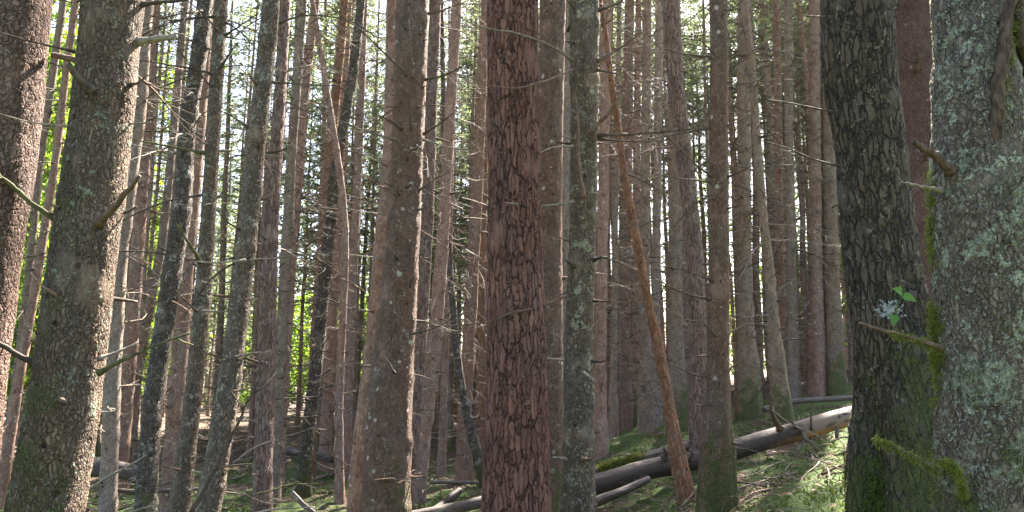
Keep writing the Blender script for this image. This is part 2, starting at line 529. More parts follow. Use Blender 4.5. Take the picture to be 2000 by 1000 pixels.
# ------------------------------------------------------------------ spruce crowns
def crown_mesh(seed, H, R, mat, dens=1.0, blade=.042, droop=1.0):
    rnd = random.Random(seed)
    mb = MB()
    z = 0.0
    while z < H:
        t = z / H
        Lm = R * (1 - t) ** .75 * (.55 + .45 * min(1, t * 5)) + .12
        for b in range(rnd.randint(3, 5) if dens < 1.2 else rnd.randint(4, 7)):
            if rnd.random() > .9: continue
            a = rnd.uniform(0, 2 * PI)
            L = Lm * rnd.uniform(.55, 1.1)
            hd = Vector((math.cos(a), math.sin(a), 0)); sd = Vector((-math.sin(a), math.cos(a), 0))
            el = rnd.uniform(-.25, .25) + .45 * t
            n = max(3, int(L / .12 * dens))
            pts = []
            for i in range(n + 1):
                s = i / n
                pts.append(Vector((0, 0, z + rnd.uniform(-.02, .02))) + hd * (L * s) + Vector((0, 0, L * (el * s - .55 * droop * s * s * (1 - t * .6) + .22 * s ** 4))))
            mb.tube([pts[0], pts[n // 2], pts[-1]], [.016, .010, .004], 3, cap=False, mat=1)
            for i in range(1, n + 1):
                s = i / n
                if s < .18 and rnd.random() < .7: continue
                ax = (pts[i] - pts[i - 1]).normalized()
                for side in (-1, 1):
                    if rnd.random() < .12: continue
                    l = (.16 + .42 * (1 - s) * min(1, L)) * rnd.uniform(.6, 1.15)
                    d = (ax * .75 + sd * side * rnd.uniform(.5, .95) + Vector((0, 0, rnd.uniform(-.65, .1) * droop))).normalized()
                    q = pts[i]
                    wv = d.cross(Vector((rnd.uniform(-1, 1), rnd.uniform(-1, 1), 1))).normalized()
                    # a spray: a spine and short side needles
                    mb.tri(q - wv * blade * .3, q + wv * blade * .3, q + d * l)
                    for m in range(2):
                        u = rnd.uniform(.15, .7)
                        q2 = q + d * (l * u)
                        for sg in (-1, 1):
                            d2 = (d * .8 + wv * sg * .8 + Vector((0, 0, rnd.uniform(-.4, .1)))).normalized()
                            w2 = d2.cross(Vector((0, rnd.uniform(-.6, .6), 1))).normalized() * (blade * .42)
                            mb.tri(q2 - w2, q2 + w2, q2 + d2 * (l * rnd.uniform(.3, .5)))
        z += rnd.uniform(.26, .46) / (.6 + .4 * dens)
    return mb.mesh('crown', [mat, 'twig_brown'], False)


CROWN = [crown_mesh(70 + i, 9.0, 1.15, 'needles', .62) for i in range(4)]
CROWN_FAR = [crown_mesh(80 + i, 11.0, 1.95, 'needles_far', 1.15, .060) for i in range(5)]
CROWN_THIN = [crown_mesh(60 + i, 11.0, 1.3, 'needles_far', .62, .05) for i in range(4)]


# ------------------------------------------------------------------ trees
def trunk_path(samples, Y, H, wob=0.0, seed=0):
    """centre line and radii from (photo row, photo column, photo width) rows at distance Y, carried on to the ground and the top"""
    rows = sorted(samples, key=lambda s: -s[0])
    P = []; W = []
    for y, x, w in rows:
        p = at(x, y, Y); P.append(p); W.append(w * mpp(p) / 2)
    # down to the ground
    d = (P[1] - P[0]).normalized()
    base = P[0].copy()
    for _ in range(400):
        g = ground_z(base.x, base.y)
        if base.z <= g: break
        base -= d * min(.02, max(.005, (base.z - g) / d.z))
    if P[0].z - base.z > .12:
        P.insert(0, base.copy()); W.insert(0, W[0] * (1 + .05 * (P[1].z - base.z)))
    base = P[0].copy()
    base.z = ground_z(base.x, base.y) if abs(base.z - ground_z(base.x, base.y)) < .6 else base.z
    P.insert(0, P[0] - d * .35); W.insert(0, W[0] * 1.02)
    # up to the top
    dt = (P[-1] - P[-2]).normalized()
    top = P[-1].copy(); r = W[-1]
    n = 7
    rest = max(2.0, H - (top.z - base.z))
    for i in range(1, n + 1):
        dt = (dt * .75 + Vector((0, 0, 1)) * .25).normalized()
        top = top + dt * rest / n
        P.append(top.copy()); W.append(max(.012, r * (1 - i / n * .97)))
    return base, P, W


def dense_path(P, W, step):
    """resample so that rings are `step` apart where the picture sees the trunk"""
    pts = spline(P, 12)
    ws = []
    for a, b in zip(W, W[1:]):
        for k in range(12):
            t = k / 12; ws.append(a + (b - a) * t)
    ws.append(W[-1])
    out = [pts[0]]; wo = [ws[0]]
    acc = 0
    for i in range(1, len(pts)):
        a, b = pts[i - 1], pts[i]
        seg = (b - a).length
        st = step if a.z < CAM.z + (a.y) * .62 else step * 12
        k = max(1, int(round(seg / st)))
        for j in range(1, k + 1):
            t = j / k
            out.append(a.lerp(b, t)); wo.append(ws[i - 1] + (ws[i] - ws[i - 1]) * t)
    # drop rings that came out closer than a third of a step
    o2 = [out[0]]; w2 = [wo[0]]
    for p, w in zip(out[1:], wo[1:]):
        if (p - o2[-1]).length > step * .35: o2.append(p); w2.append(w)
    return o2, w2


def trunk_mesh(base, P, W, Y, mat, seed, flare=.35, whorl=0.0, rough=.05, lobes=True, buttress=0.0):
    near = Y < 10
    step = max(.012, .0042 * Y * (.55 if Y < 7 else 1)) if near else (.075 if Y < 20 else .22)
    nseg = (max(28, int(2 * PI * W[len(W) // 3] / (.0020 * Y))) if near else (22 if Y < 20 else 9))
    nseg = min(nseg, 150)
    pts, ws = dense_path(P, W, step)
    rnd = random.Random(seed)
    off = Vector((rnd.uniform(-50, 50), rnd.uniform(-50, 50), 0))
    ph = rnd.uniform(0, 6)
    zs = [base.z + .3]
    while zs[-1] < base.z + 8: zs.append(zs[-1] + rnd.uniform(.32, .55))
    wz = zs if whorl else []
    nl = rnd.choice((4, 5, 6))

    def fn(i, k, a, p):
        h = p.z - base.z
        f = 1.0
        e = math.exp(-max(h, -.1) / (.16 + ws[i] * .9))
        f += flare * e * (1 + (.45 * math.cos(nl * a + ph) + .3 * math.cos(2 * a + ph * 2) if lobes else 0))
        c = Vector((math.cos(a), math.sin(a), 0)) * (ws[i] * 7)
        f += rough * noise.noise(c + Vector((0, 0, h * 1.6)) + off)
        f += rough * .6 * noise.noise(c * 2.2 + Vector((0, 0, h * 5)) + off)
        for z in wz:
            q = (p.z - z)
            if abs(q) < .2: f += whorl * math.exp(-(q / .055) ** 2) * (1 + .5 * math.cos(3 * a + z * 9))
        return f
    mb = MB()
    mb.tube([p - base for p in pts], ws, nseg, cap=True, fn=fn)
    return mb.mesh('trunk', mat), zs


def axis_at(P, W, z):
    for (a, wa), (b, wb) in zip(zip(P, W), zip(P[1:], W[1:])):
        if a.z <= z <= b.z:
            t = (z - a.z) / max(1e-6, b.z - a.z)
            return a.lerp(b, t), wa + (wb - wa) * t
    return (P[0], W[0]) if z < P[0].z else (P[-1], W[-1])


TREES = {}


DEPTH = {'bark_red_plates': .012, 'bark_red_scaly': .006, 'bark_mossy_brown': .007, 'bark_brown_spruce': .004, 'bark_lichen': .006, 'bark_lichen_heavy': .006,
         'bark_lichen_mossy': .006, 'bark_dark_flaky': .010, 'bark_red_smooth': .003, 'bark_orange': .004, 'bark_purple_pine': .008, 'bark_mottled_dark': .006}


def tree(name, label, Y, mat, rows, H=19, crown=None, crown_z=10.5, cscale=1.0, branches=None, seed=0, flare=.35, whorl=0.0,
         rough=.05, buttress=0, group=None, cat='tree', far_twigs=None):
    """branches = (how many, share of stubs, material, length scale)"""
    base, P, W = trunk_path(rows, Y, H)
    W = [max(w * .6, w - DEPTH.get(mat, 0) * .8) for w in W]
    r = root(name, base, label, cat, group)
    me, zs = trunk_mesh(base, P, W, Y, mat, seed, flare, whorl, rough)
    link('trunk', me, r)
    rnd = random.Random(seed * 17 + 3)
    if crown is not None:
        a, w = axis_at(P, W, base.z + crown_z)
        c = link('crown', crown, r, a - base)
        k = (H - crown_z) / 9.0 * 1.0 if crown in CROWN else (H - crown_z) / 11.0
        c.scale = (cscale, cscale, k)
        c.rotation_euler = (0, 0, rnd.uniform(0, 6.28))
    if branches:
        n, stubs, bm, ls = branches
        ztop = min(P[-1].z - 1, CAM.z + Y * .60)
        zb = base.z + .5
        whl = []
        z = zb
        while z < ztop:
            whl.append(z); z += rnd.uniform(.22, .5)
        for i in range(n):
            z = rnd.choice(whl) + rnd.gauss(0, .03)
            c, w = axis_at(P, W, z)
            az = rnd.uniform(0, 2 * PI)
            kind = bm if isinstance(bm, str) else rnd.choice(bm)
            lib = BR[kind + '_stub'] if rnd.random() < stubs else BR[kind][: (5 if z < zb + 2 else 8)]
            b = link('dead_branch', rnd.choice(lib), r)
            b.rotation_euler = (rnd.uniform(-.5, .5), rnd.uniform(-.30, .35), az)
            b.location = c + Vector((math.cos(az), math.sin(az), 0)) * (w * .9) - base
            s = ls * rnd.uniform(.7, 1.25)
            b.scale = (s, s, s)
    if far_twigs is not None:
        o = link('dead_twigs', far_twigs, r); o['kind'] = 'stuff'; o.scale = (.6, .6, 1)
        o.rotation_euler = (0, 0, rnd.uniform(0, 6.28))
        top, _ = axis_at(P, W, base.z + 10)
        sh = (top - base) / max(1, (top - base).z)
        o.rotation_euler = (-math.atan(sh.y), math.atan(sh.x), 0)
    TREES[label] = (r, base, P, W, Y)
    return r, base, P, W


def limb(parent, base, pix, mat, r0, r1, name='dead_branch', n=6, twigs=0, seed=0, label=None, knob=True, end=None, seg=7):
    """one branch followed along its photo pixels (x, y, distance)"""
    pts = spline([at(x, y, Y) for x, y, Y in pix], n)
    m = len(pts) - 1
    rnd = random.Random(seed + int(pix[0][0]) * 7 + int(pix[0][1]))
    for i in range(1, m): pts[i] = pts[i] + Vector((rnd.gauss(0, 1), rnd.gauss(0, 1), rnd.gauss(0, 1))) * (r0 * .14)
    rad = [r0 + (r1 - r0) * (i / m) for i in range(m + 1)]
    if knob:
        rad[0] *= 1.7; rad[1] *= 1.35
    mb = MB()
    ph = rnd.uniform(0, 9)
    mb.tube([p - base for p in pts], rad, seg, fn=lambda i, k, a, p: 1 + .07 * math.sin(i * 1.7 + a * 2 + ph) + .05 * math.sin(i * 3.1 + ph))
    L = sum((b - a).length for a, b in zip(pts, pts[1:]))
    for k in range(twigs):
        i = rnd.randint(int(m * .3), m)
        ax = (pts[i] - pts[i - 1]).normalized()
        d = (ax * .7 + Vector((rnd.gauss(0, .5), rnd.gauss(0, .5), rnd.gauss(0, .5)))).normalized()
        l = L * rnd.uniform(.08, .25)
        q = pts[i] - base
        mb.tube([q, q + d * l * .5 + Vector((0, 0, rnd.gauss(0, .01))), q + d * l], [r1 * .8 + r0 * .12, r1 * .6 + r0 * .08, r1 * .4 + r0 * .04], 4)
    o = link(name, mb.mesh(name, mat), parent)
    if label: o['label'] = label
    return o


def moss_tuft_mesh(points, rnd, size, per, mat, name='moss'):
    """little hanging and standing blades of moss round each point (point, outward direction)"""
    mb = MB()
    for p, d in points:
        for k in range(per):
            q = p + Vector((rnd.gauss(0, 1), rnd.gauss(0, 1), rnd.gauss(0, 1))) * size * .45
            e = (d * rnd.uniform(.4, 1) + Vector((rnd.gauss(0, .6), rnd.gauss(0, .6), rnd.gauss(0, .6) - .1))).normalized()
            w = e.cross(Vector((rnd.gauss(0, 1), rnd.gauss(0, 1), rnd.gauss(0, 1)))).normalized() * size * .13
            l = size * rnd.uniform(.5, 1.4)
            mb.tri(q - w, q + w, q + e * l)
    return mb.mesh(name, mat, False)


DK, PL, BN = 'twig_dark', 'twig_pale', 'twig_brown'
MIX = (DK, BN, DK, PL)

# ---- the nearest trunks
rA = tree('pine_tree', 'red brown scaly trunk cut off by the left edge, beside the mossy leaning trunk', 3.2, 'bark_red_scaly',
          [(0, 30, 128), (250, 3, 130), (430, -22, 132), (700, -60, 136), (1000, -98, 146)], 20, CROWN[0], 11, 1.0, seed=1, rough=.06)
rB = tree('spruce_tree', 'thick mossy greenish brown leaning trunk with a sunlit right edge and short branch stubs', 3.2, 'bark_mossy_brown',
          [(0, 221, 110), (250, 196, 115), (500, 164, 120), (750, 130, 128), (1000, 88, 140)], 19, CROWN[1], 11, 1.0, seed=2, whorl=.03, rough=.05, branches=(14, .9, (DK, BN), .7))
r, b = rB[0], rB[1]
limb(r, b, [(190, 440, 3.02), (222, 408, 2.95), (247, 375, 2.9), (273, 343, 2.86)], BN, .015, .007, n=4)
limb(r, b, [(178, 178, 3.05), (150, 148, 3.0), (133, 124, 2.97)], DK, .017, .011, n=4)
limb(r, b, [(160, 122, 3.2), (130, 113, 3.22), (103, 108, 3.25)], BN, .015, .013, n=4, label='pale cut branch stub')
limb(r, b, [(265, 82, 3.2), (305, 76, 3.22), (345, 69, 3.25)], PL, .015, .012, n=4, label='pale grey cut branch stub')
limb(r, b, [(270, 10, 3.2), (330, 3, 3.25), (390, -6, 3.3)], DK, .010, .006, n=5)
limb(r, b, [(190, 702, 3.15), (235, 685, 3.2), (270, 668, 3.25)], PL, .007, .004, n=5)
limb(r, b, [(192, 728, 3.12), (230, 708, 3.1), (262, 693, 3.1), (320, 668, 3.12), (372, 650, 3.15)], 'twig_mossy', .010, .004, n=5, twigs=3)
limb(r, b, [(110, 430, 3.2), (60, 396, 3.15), (22, 362, 3.1), (-12, 335, 3.05)], 'twig_mossy', .012, .007, n=5, twigs=2)
limb(r, b, [(72, 712, 3.2), (35, 693, 3.15), (-10, 664, 3.1)], DK, .013, .009, n=4)
limb(r, b, [(255, 165, 3.2), (268, 163, 3.1), (282, 152, 3.0)], BN, .007, .004, n=3)
limb(r, b, [(245, 242, 3.2), (268, 241, 3.2), (294, 239, 3.2)], PL, .004, .003, n=3)
limb(r, b, [(152, 103, 3.15), (100, 90, 3.05), (50, 78, 3.0), (-5, 62, 2.95)], DK, .005, .003, n=4)
limb(r, b, [(130, 247, 3.1), (60, 239, 3.05), (0, 222, 3.0)], PL, .004, .002, n=4)

rS = tree('pine_tree', 'thick straight reddish pine trunk with deep dark furrows at the centre', 5.0, 'bark_red_plates',
          [(0, 1001, 100), (250, 1003, 101), (500, 1007, 109), (750, 1009, 120), (1000, 1008, 134)], 22, CROWN[2], 13, 1.1, seed=3, rough=.05)
rU = tree('spruce_tree', 'slim trunk crusted with pale grey green lichen, right of the furrowed red pine', 5.5, 'bark_lichen_heavy',
          [(0, 1141, 58), (250, 1141, 53), (380, 1139, 53), (400, 1139, 53), (500, 1137, 53), (675, 1131, 57), (1000, 1129, 62)], 17, CROWN[3], 11, .9, seed=4, whorl=.07, rough=.05, branches=(26, .75, MIX, .6))
r, b = rU[0], rU[1]
limb(r, b, [(1117, 117, 5.35), (1085, 95, 5.1), (1050, 78, 4.9), (1000, 63, 4.7), (950, 55, 4.6), (910, 40, 4.6), (884, 24, 4.6)], PL, .009, .003, n=5, twigs=3)
limb(r, b, [(1118, 136, 5.35), (1080, 152, 5.0), (1040, 165, 4.8), (1000, 172, 4.7), (928, 162, 4.65)], BN, .008, .003, n=5)
limb(r, b, [(1118, 285, 5.35), (1080, 288, 5.1), (1056, 297, 5.0), (1030, 300, 4.9)], PL, .007, .003, n=5, twigs=2)
limb(r, b, [(1118, 394, 5.35), (1100, 398, 5.2), (1060, 402, 5.0), (1000, 398, 4.8), (985, 395, 4.75)], PL, .011, .004, n=5)
limb(r, b, [(1106, 578, 5.35), (1065, 595, 5.0), (1030, 605, 4.8), (990, 614, 4.7), (950, 630, 4.7), (870, 636, 4.7), (820, 638, 4.7)], BN, .008, .0025, n=5, twigs=3)
limb(r, b, [(1100, 702, 5.35), (1060, 699, 5.1), (1014, 685, 4.95)], PL, .008, .004, n=4)
limb(r, b, [(1140, 388, 5.28), (1131, 325, 5.26), (1130, 250, 5.26), (1123, 185, 5.27)], BN, .014, .007, n=5)
limb(r, b, [(1165, 121, 5.4), (1210, 95, 5.35), (1256, 61, 5.3)], DK, .011, .004, n=5, twigs=1)
limb(r, b, [(1152, 262, 5.3), (1185, 225, 5.25), (1205, 197, 5.2), (1218, 172, 5.2)], BN, .014, .008, n=5)
limb(r, b, [(1168, 264, 5.4), (1230, 263, 5.3), (1300, 257, 5.25), (1383, 249, 5.2)], DK, .010, .004, n=5, twigs=2)
limb(r, b, [(1168, 272, 5.4), (1240, 276, 5.5), (1300, 274, 5.6)], DK, .007, .003, n=5, twigs=2)
limb(r, b, [(1168, 20, 5.4), (1195, 12, 5.35), (1225, -4, 5.3)], DK, .010, .006, n=4)
limb(r, b, [(1166, 137, 5.4), (1185, 140, 5.35), (1205, 144, 5.3)], DK, .009, .005, n=4)
limb(r, b, [(1108, 62, 5.5), (1122, 20, 5.4), (1100, -5, 5.3)], DK, .008, .004, n=4)
limb(r, b, [(1160, 507, 5.4), (1172, 503, 5.3), (1188, 504, 5.25)], DK, .012, .008, n=3)
limb(r, b, [(1120, 520, 5.4), (1112, 512, 5.3), (1104, 507, 5.25)], DK, .012, .006, n=3)
limb(r, b, [(1160, 587, 5.4), (1172, 588, 5.3), (1188, 588, 5.25)], DK, .009, .005, n=3)
limb(r, b, [(1158, 705, 5.4), (1170, 707, 5.3), (1182, 705, 5.25)], DK, .010, .006, n=3)
limb(r, b, [(1140, 727, 5.28), (1150, 735, 5.2), (1161, 744, 5.15)], PL, .007, .008, n=3, label='pale splintered stub')
limb(r, b, [(1105, 897, 5.4), (1090, 894, 5.3), (1078, 893, 5.25)], PL, .010, .006, n=3)
limb(r, b, [(1137, 898, 5.25), (1148, 898, 5.2), (1155, 896, 5.15)], BN, .013, .011, n=3)
limb(r, b, [(1110, 470, 5.4), (1095, 465, 5.3), (1080, 455, 5.2)], BN, .006, .003, n=3)

rT = tree('spruce_tree', 'brown lichen spotted trunk half hidden behind the furrowed red pine', 7.0, 'bark_brown_spruce',
          [(0, 1079, 52), (250, 1075, 50), (500, 1072, 52), (750, 1073, 54), (1000, 1070, 56)], 20, CROWN[0], 12, .9, seed=5, branches=(30, .8, (DK, BN), .7))
rG = tree('spruce_tree', 'thick dark trunk with flaking bark and mossy foot, beside the smooth red trunk', 4.6, 'bark_dark_flaky',
          [(0, 1672, 133), (150, 1679, 133), (300, 1698, 128), (500, 1719, 138), (625, 1740, 140), (750, 1757, 138), (850, 1768, 142), (1000, 1772, 160)],
          19, CROWN[1], 11, 1.0, seed=6, rough=.09, flare=.32)
r, b = rG[0], rG[1]
limb(r, b, [(1625, 218, 4.5), (1590, 211, 4.4), (1550, 203, 4.35), (1498, 194, 4.3)], DK, .007, .003, n=5)
limb(r, b, [(1640, 324, 4.5), (1590, 311, 4.4), (1540, 290, 4.35), (1498, 277, 4.3)], DK, .006, .0025, n=5, twigs=2)
limb(r, b, [(1612, 33, 4.5), (1595, 32, 4.45), (1575, 30, 4.4)], DK, .006, .003, n=3)
rH = tree('spruce_tree', 'smooth purplish red trunk between the flaky dark trunk and the lichened mossy one', 6.0, 'bark_red_smooth',
          [(0, 1781, 94), (250, 1790, 94), (500, 1800, 96), (750, 1806, 98), (1000, 1812, 104)], 21, CROWN[2], 13, 1.0, seed=7, rough=.03)
r, b = rH[0], rH[1]
limb(r, b, [(1791, 140, 5.83), (1793, 120, 5.75), (1801, 102, 5.7), (1816, 80, 5.68)], DK, .014, .006, n=4)
limb(r, b, [(1790, 121, 5.77), (1775, 119, 5.7), (1750, 111, 5.65)], DK, .007, .003, n=4)
limb(r, b, [(1808, 315, 5.83), (1812, 290, 5.75), (1822, 253, 5.7)], DK, .011, .004, n=4)
limb(r, b, [(1748, 6, 5.84), (1742, 0, 5.75), (1738, -10, 5.7)], DK, .02, .01, n=3)
rI = tree('spruce_tree', 'big pale lichened mossy trunk at the right edge with a dark limb along it', 2.6, 'bark_lichen_mossy',
          [(0, 1896, 139), (150, 1907, 156), (300, 1915, 172), (360, 1918, 182), (500, 1922, 182), (750, 1936, 190), (1000, 1950, 210)],
          18, CROWN[3], 11, 1.0, seed=8, rough=.07, flare=.4)
r, b = rI[0], rI[1]
limb(r, b, [(1858, 335, 2.5), (1835, 312, 2.47), (1808, 292, 2.46), (1784, 276, 2.45)], 'limb_dark', .016, .010, n=5, label='broken brown branch stub')
limb(r, b, [(1838, 372, 2.55), (1815, 366, 2.52), (1793, 362, 2.5), (1760, 355, 2.48)], PL, .008, .0025, n=5, label='pale splintered branch stub')
limb(r, b, [(1838, 679, 2.56), (1820, 672, 2.55), (1780, 660, 2.56), (1725, 645, 2.58), (1677, 629, 2.6)], BN, .009, .004, n=6)
limb(r, b, [(1840, 922, 2.56), (1795, 898, 2.6), (1745, 873, 2.65), (1702, 856, 2.7)], 'twig_mossy', .010, .004, n=6)
limb(r, b, [(1880, 965, 2.5), (1876, 935, 2.44), (1862, 910, 2.42), (1840, 902, 2.44)], 'twig_mossy', .018, .010, n=5)
limb(r, b, [(1941, 345, 2.5), (1944, 250, 2.46), (1953, 150, 2.46), (1964, 60, 2.47), (1974, -20, 2.49), (2000, -260, 2.52), (2010, -420, 2.55)],
     'limb_dark', .021, .021, name='limb', n=7, label='dark brown limb rising close along the trunk', seg=14)
limb(r, b, [(2010, 160, 2.6), (1997, 90, 2.5), (1984, 0, 2.5), (1978, -70, 2.52), (1985, -300, 2.6)], 'limb_dark', .020, .020, name='limb', n=6, seg=12)
rm = random.Random(91)
mp = []
for i in range(300):                                        # moss hanging on the left edge of this trunk
    y = rm.choice((rm.uniform(330, 520), rm.uniform(590, 800), rm.uniform(590, 720), rm.uniform(870, 1000)))
    c, w = axis_at(rI[2], rI[3], at(1840, y, 2.6).z)
    a = rm.gauss(PI * .90, .16)
    d = Vector((math.cos(a), math.sin(a), 0))
    mp.append((c + d * (w * 1.03) - b, d + Vector((0, 0, -.35))))
for pix, nn in (([(1838, 679, 2.56), (1780, 662, 2.56), (1740, 652, 2.57)], 24), ([(1840, 922, 2.56), (1795, 898, 2.6), (1745, 873, 2.65), (1715, 860, 2.68)], 46),
                ([(1880, 965, 2.48), (1876, 935, 2.42), (1862, 910, 2.4), (1840, 902, 2.42)], 40)):
    sp = spline([at(*q) for q in pix], 12)
    for i in range(nn):
        mp.append((rm.choice(sp) - b, Vector((0, 0, -.7))))
sp = spline([at(*q) for q in [(1946, 345, 2.5), (1951, 250, 2.47), (1960, 150, 2.47), (1972, 60, 2.48), (1982, -20, 2.5)]], 14)
for i in range(70):
    q = rm.choice(sp); mp.append((q + Vector((rm.uniform(.0, .012), 0, rm.gauss(0, .01))) - b, Vector((.6, -.1, -.4))))
mo = link('moss', moss_tuft_mesh(mp, rm, .016, 18, 'moss_bright'), r); mo['kind'] = 'stuff'; mo['label'] = 'bright yellow green hanging moss'

rAA = tree('spruce_tree', 'slender straight brown trunk with long dark side branches, in front of the fallen log', 6.5, 'bark_brown_spruce',
           [(0, 1404, 33), (250, 1404, 36), (500, 1404, 40), (750, 1402, 43), (900, 1401, 47), (1000, 1400, 55)], 17, CROWN[0], 11, .9, seed=9, whorl=.04, flare=.3, branches=(40, .75, (DK, BN), .7))
r, b = rAA[0], rAA[1]
for pix, mt, r0, tw in (
        ([(1388, 111, 6.4), (1340, 106, 6.3), (1288, 94, 6.2)], DK, .010, 2),
        ([(1388, 128, 6.4), (1355, 134, 6.2), (1328, 141, 6.1)], DK, .007, 1),
        ([(1396, 106, 6.4), (1372, 82, 6.2), (1350, 64, 6.1)], DK, .007, 1),
        ([(1390, 345, 6.4), (1355, 318, 6.2), (1322, 286, 6.1), (1300, 264, 6.05)], DK, .009, 1),
        ([(1388, 355, 6.4), (1340, 350, 6.3), (1298, 344, 6.2)], DK, .009, 0),
        ([(1390, 250, 6.4), (1350, 257, 6.5), (1290, 268, 6.6), (1245, 275, 6.7)], DK, .008, 3),
        ([(1388, 586, 6.4), (1335, 572, 6.3), (1285, 547, 6.2), (1253, 528, 6.1)], DK, .009, 2),
        ([(1392, 549, 6.4), (1362, 536, 6.3), (1328, 524, 6.2)], DK, .008, 1),
        ([(1385, 737, 6.4), (1350, 730, 6.3), (1303, 708, 6.2)], DK, .009, 0),
        ([(1398, 656, 6.35), (1372, 630, 6.2), (1342, 625, 6.15), (1303, 611, 6.1)], DK, .008, 1),
        ([(1420, 346, 6.4), (1445, 336, 6.35), (1471, 321, 6.3)], DK, .009, 0),
        ([(1420, 652, 6.4), (1440, 641, 6.3), (1462, 632, 6.25), (1502, 634, 6.2)], PL, .007, 2),
        ([(1420, 725, 6.4), (1440, 709, 6.35), (1464, 700, 6.3)], BN, .009, 0),
        ([(1422, 575, 6.4), (1460, 572, 6.3), (1500, 565, 6.2)], PL, .006, 2),
        ([(1420, 160, 6.4), (1450, 164, 6.3), (1475, 160, 6.2)], DK, .006, 2),
        ([(1420, 245, 6.4), (1445, 236, 6.3), (1462, 228, 6.2)], DK, .006, 1),
        ([(1420, 408, 6.4), (1460, 400, 6.3), (1480, 404, 6.2)], DK, .005, 2),
        ([(1386, 790, 6.4), (1368, 792, 6.3), (1355, 788, 6.2)], DK, .008, 0),
        ([(1388, 862, 6.4), (1360, 864, 6.35), (1340, 860, 6.3)], DK, .007, 0),
        ([(1410, 30, 6.3), (1440, 10, 6.2), (1460, -8, 6.1)], DK, .007, 1)):
    limb(r, b, pix, mt, r0, r0 * .35, n=5, twigs=tw)

rP = tree('spruce_tree', 'broad brown trunk with white lichen dots and ringed branch scars, left of the central pine', 6.5, 'bark_brown_spruce',
          [(0, 806, 64), (250, 798, 61), (500, 785, 66), (750, 764, 84), (900, 757, 92), (1000, 753, 98)], 20, CROWN[1], 11.5, 1.0, seed=10, whorl=.05, flare=.12, branches=(60, .85, (DK, BN), .8))
r, b = rP[0], rP[1]
for pix, mt, r0, tw in (
        ([(795, 148, 6.3), (752, 105, 6.2), (710, 65, 6.1), (668, 32, 6.05), (633, 3, 6)], DK, .009, 3),
        ([(806, 155, 6.28), (803, 100, 6.2), (798, 38, 6.15)], DK, .009, 0),
        ([(803, 255, 6.28), (800, 205, 6.2), (795, 158, 6.15)], DK, .008, 0),
        ([(785, 252, 6.35), (750, 230, 6.25), (718, 219, 6.2)], DK, .009, 2),
        ([(775, 273, 6.35), (725, 260, 6.2), (675, 240, 6.1), (624, 216, 6.0)], PL, .009, 3),
        ([(830, 156, 6.4), (870, 146, 6.3), (900, 131, 6.25), (927, 116, 6.2)], DK, .009, 2),
        ([(826, 263, 6.4), (860, 241, 6.35), (880, 225, 6.3), (902, 203, 6.25)], DK, .009, 2),
        ([(826, 273, 6.4), (880, 288, 6.3), (950, 299, 6.2)], PL, .009, 4),
        ([(816, 373, 6.35), (850, 350, 6.3), (886, 331, 6.25)], BN, .009, 3),
        ([(836, 27, 6.4), (880, 15, 6.3), (922, -2, 6.2)], BN, .009, 2),
        ([(805, 652, 6.35), (850, 640, 6.3), (900, 612, 6.25)], DK, .008, 2),
        ([(780, 380, 6.25), (775, 372, 6.15), (770, 362, 6.1)], DK, .008, 0),
        ([(815, 410, 6.35), (840, 405, 6.3)], DK, .009, 0),
        ([(775, 505, 6.25), (772, 498, 6.15)], DK, .012, 0),
        ([(770, 728, 6.2), (764, 716, 6.1), (756, 702, 6.05)], DK, .009, 0),
        ([(800, 560, 6.3), (806, 540, 6.2), (815, 500, 6.15)], DK, .007, 1),
        ([(758, 325, 6.4), (700, 300, 6.35), (640, 290, 6.3)], BN, .006, 3),
        ([(752, 420, 6.4), (690, 410, 6.3), (640, 395, 6.25)], PL, .006, 3),
        ([(750, 505, 6.4), (690, 498, 6.3), (640, 490, 6.25)], PL, .006, 3),
        ([(730, 610, 6.4), (690, 600, 6.3), (655, 585, 6.25)], DK, .006, 2)):
    limb(r, b, pix, mt, r0, r0 * .35, n=5, twigs=tw)
rH2 = tree('spruce_tree', 'thin lichened trunk with a bright sunlit right edge, leaning right of the mossy trunk', 6.5, 'bark_lichen',
           [(0, 432, 26), (200, 420, 27), (400, 408, 28), (520, 400, 30), (700, 385, 32), (900, 362, 37), (1000, 350, 42)], 17, CROWN[2], 11, .9, seed=11, whorl=.06, flare=.25, branches=(44, .5, MIX, .7))
r, b = rH2[0], rH2[1]
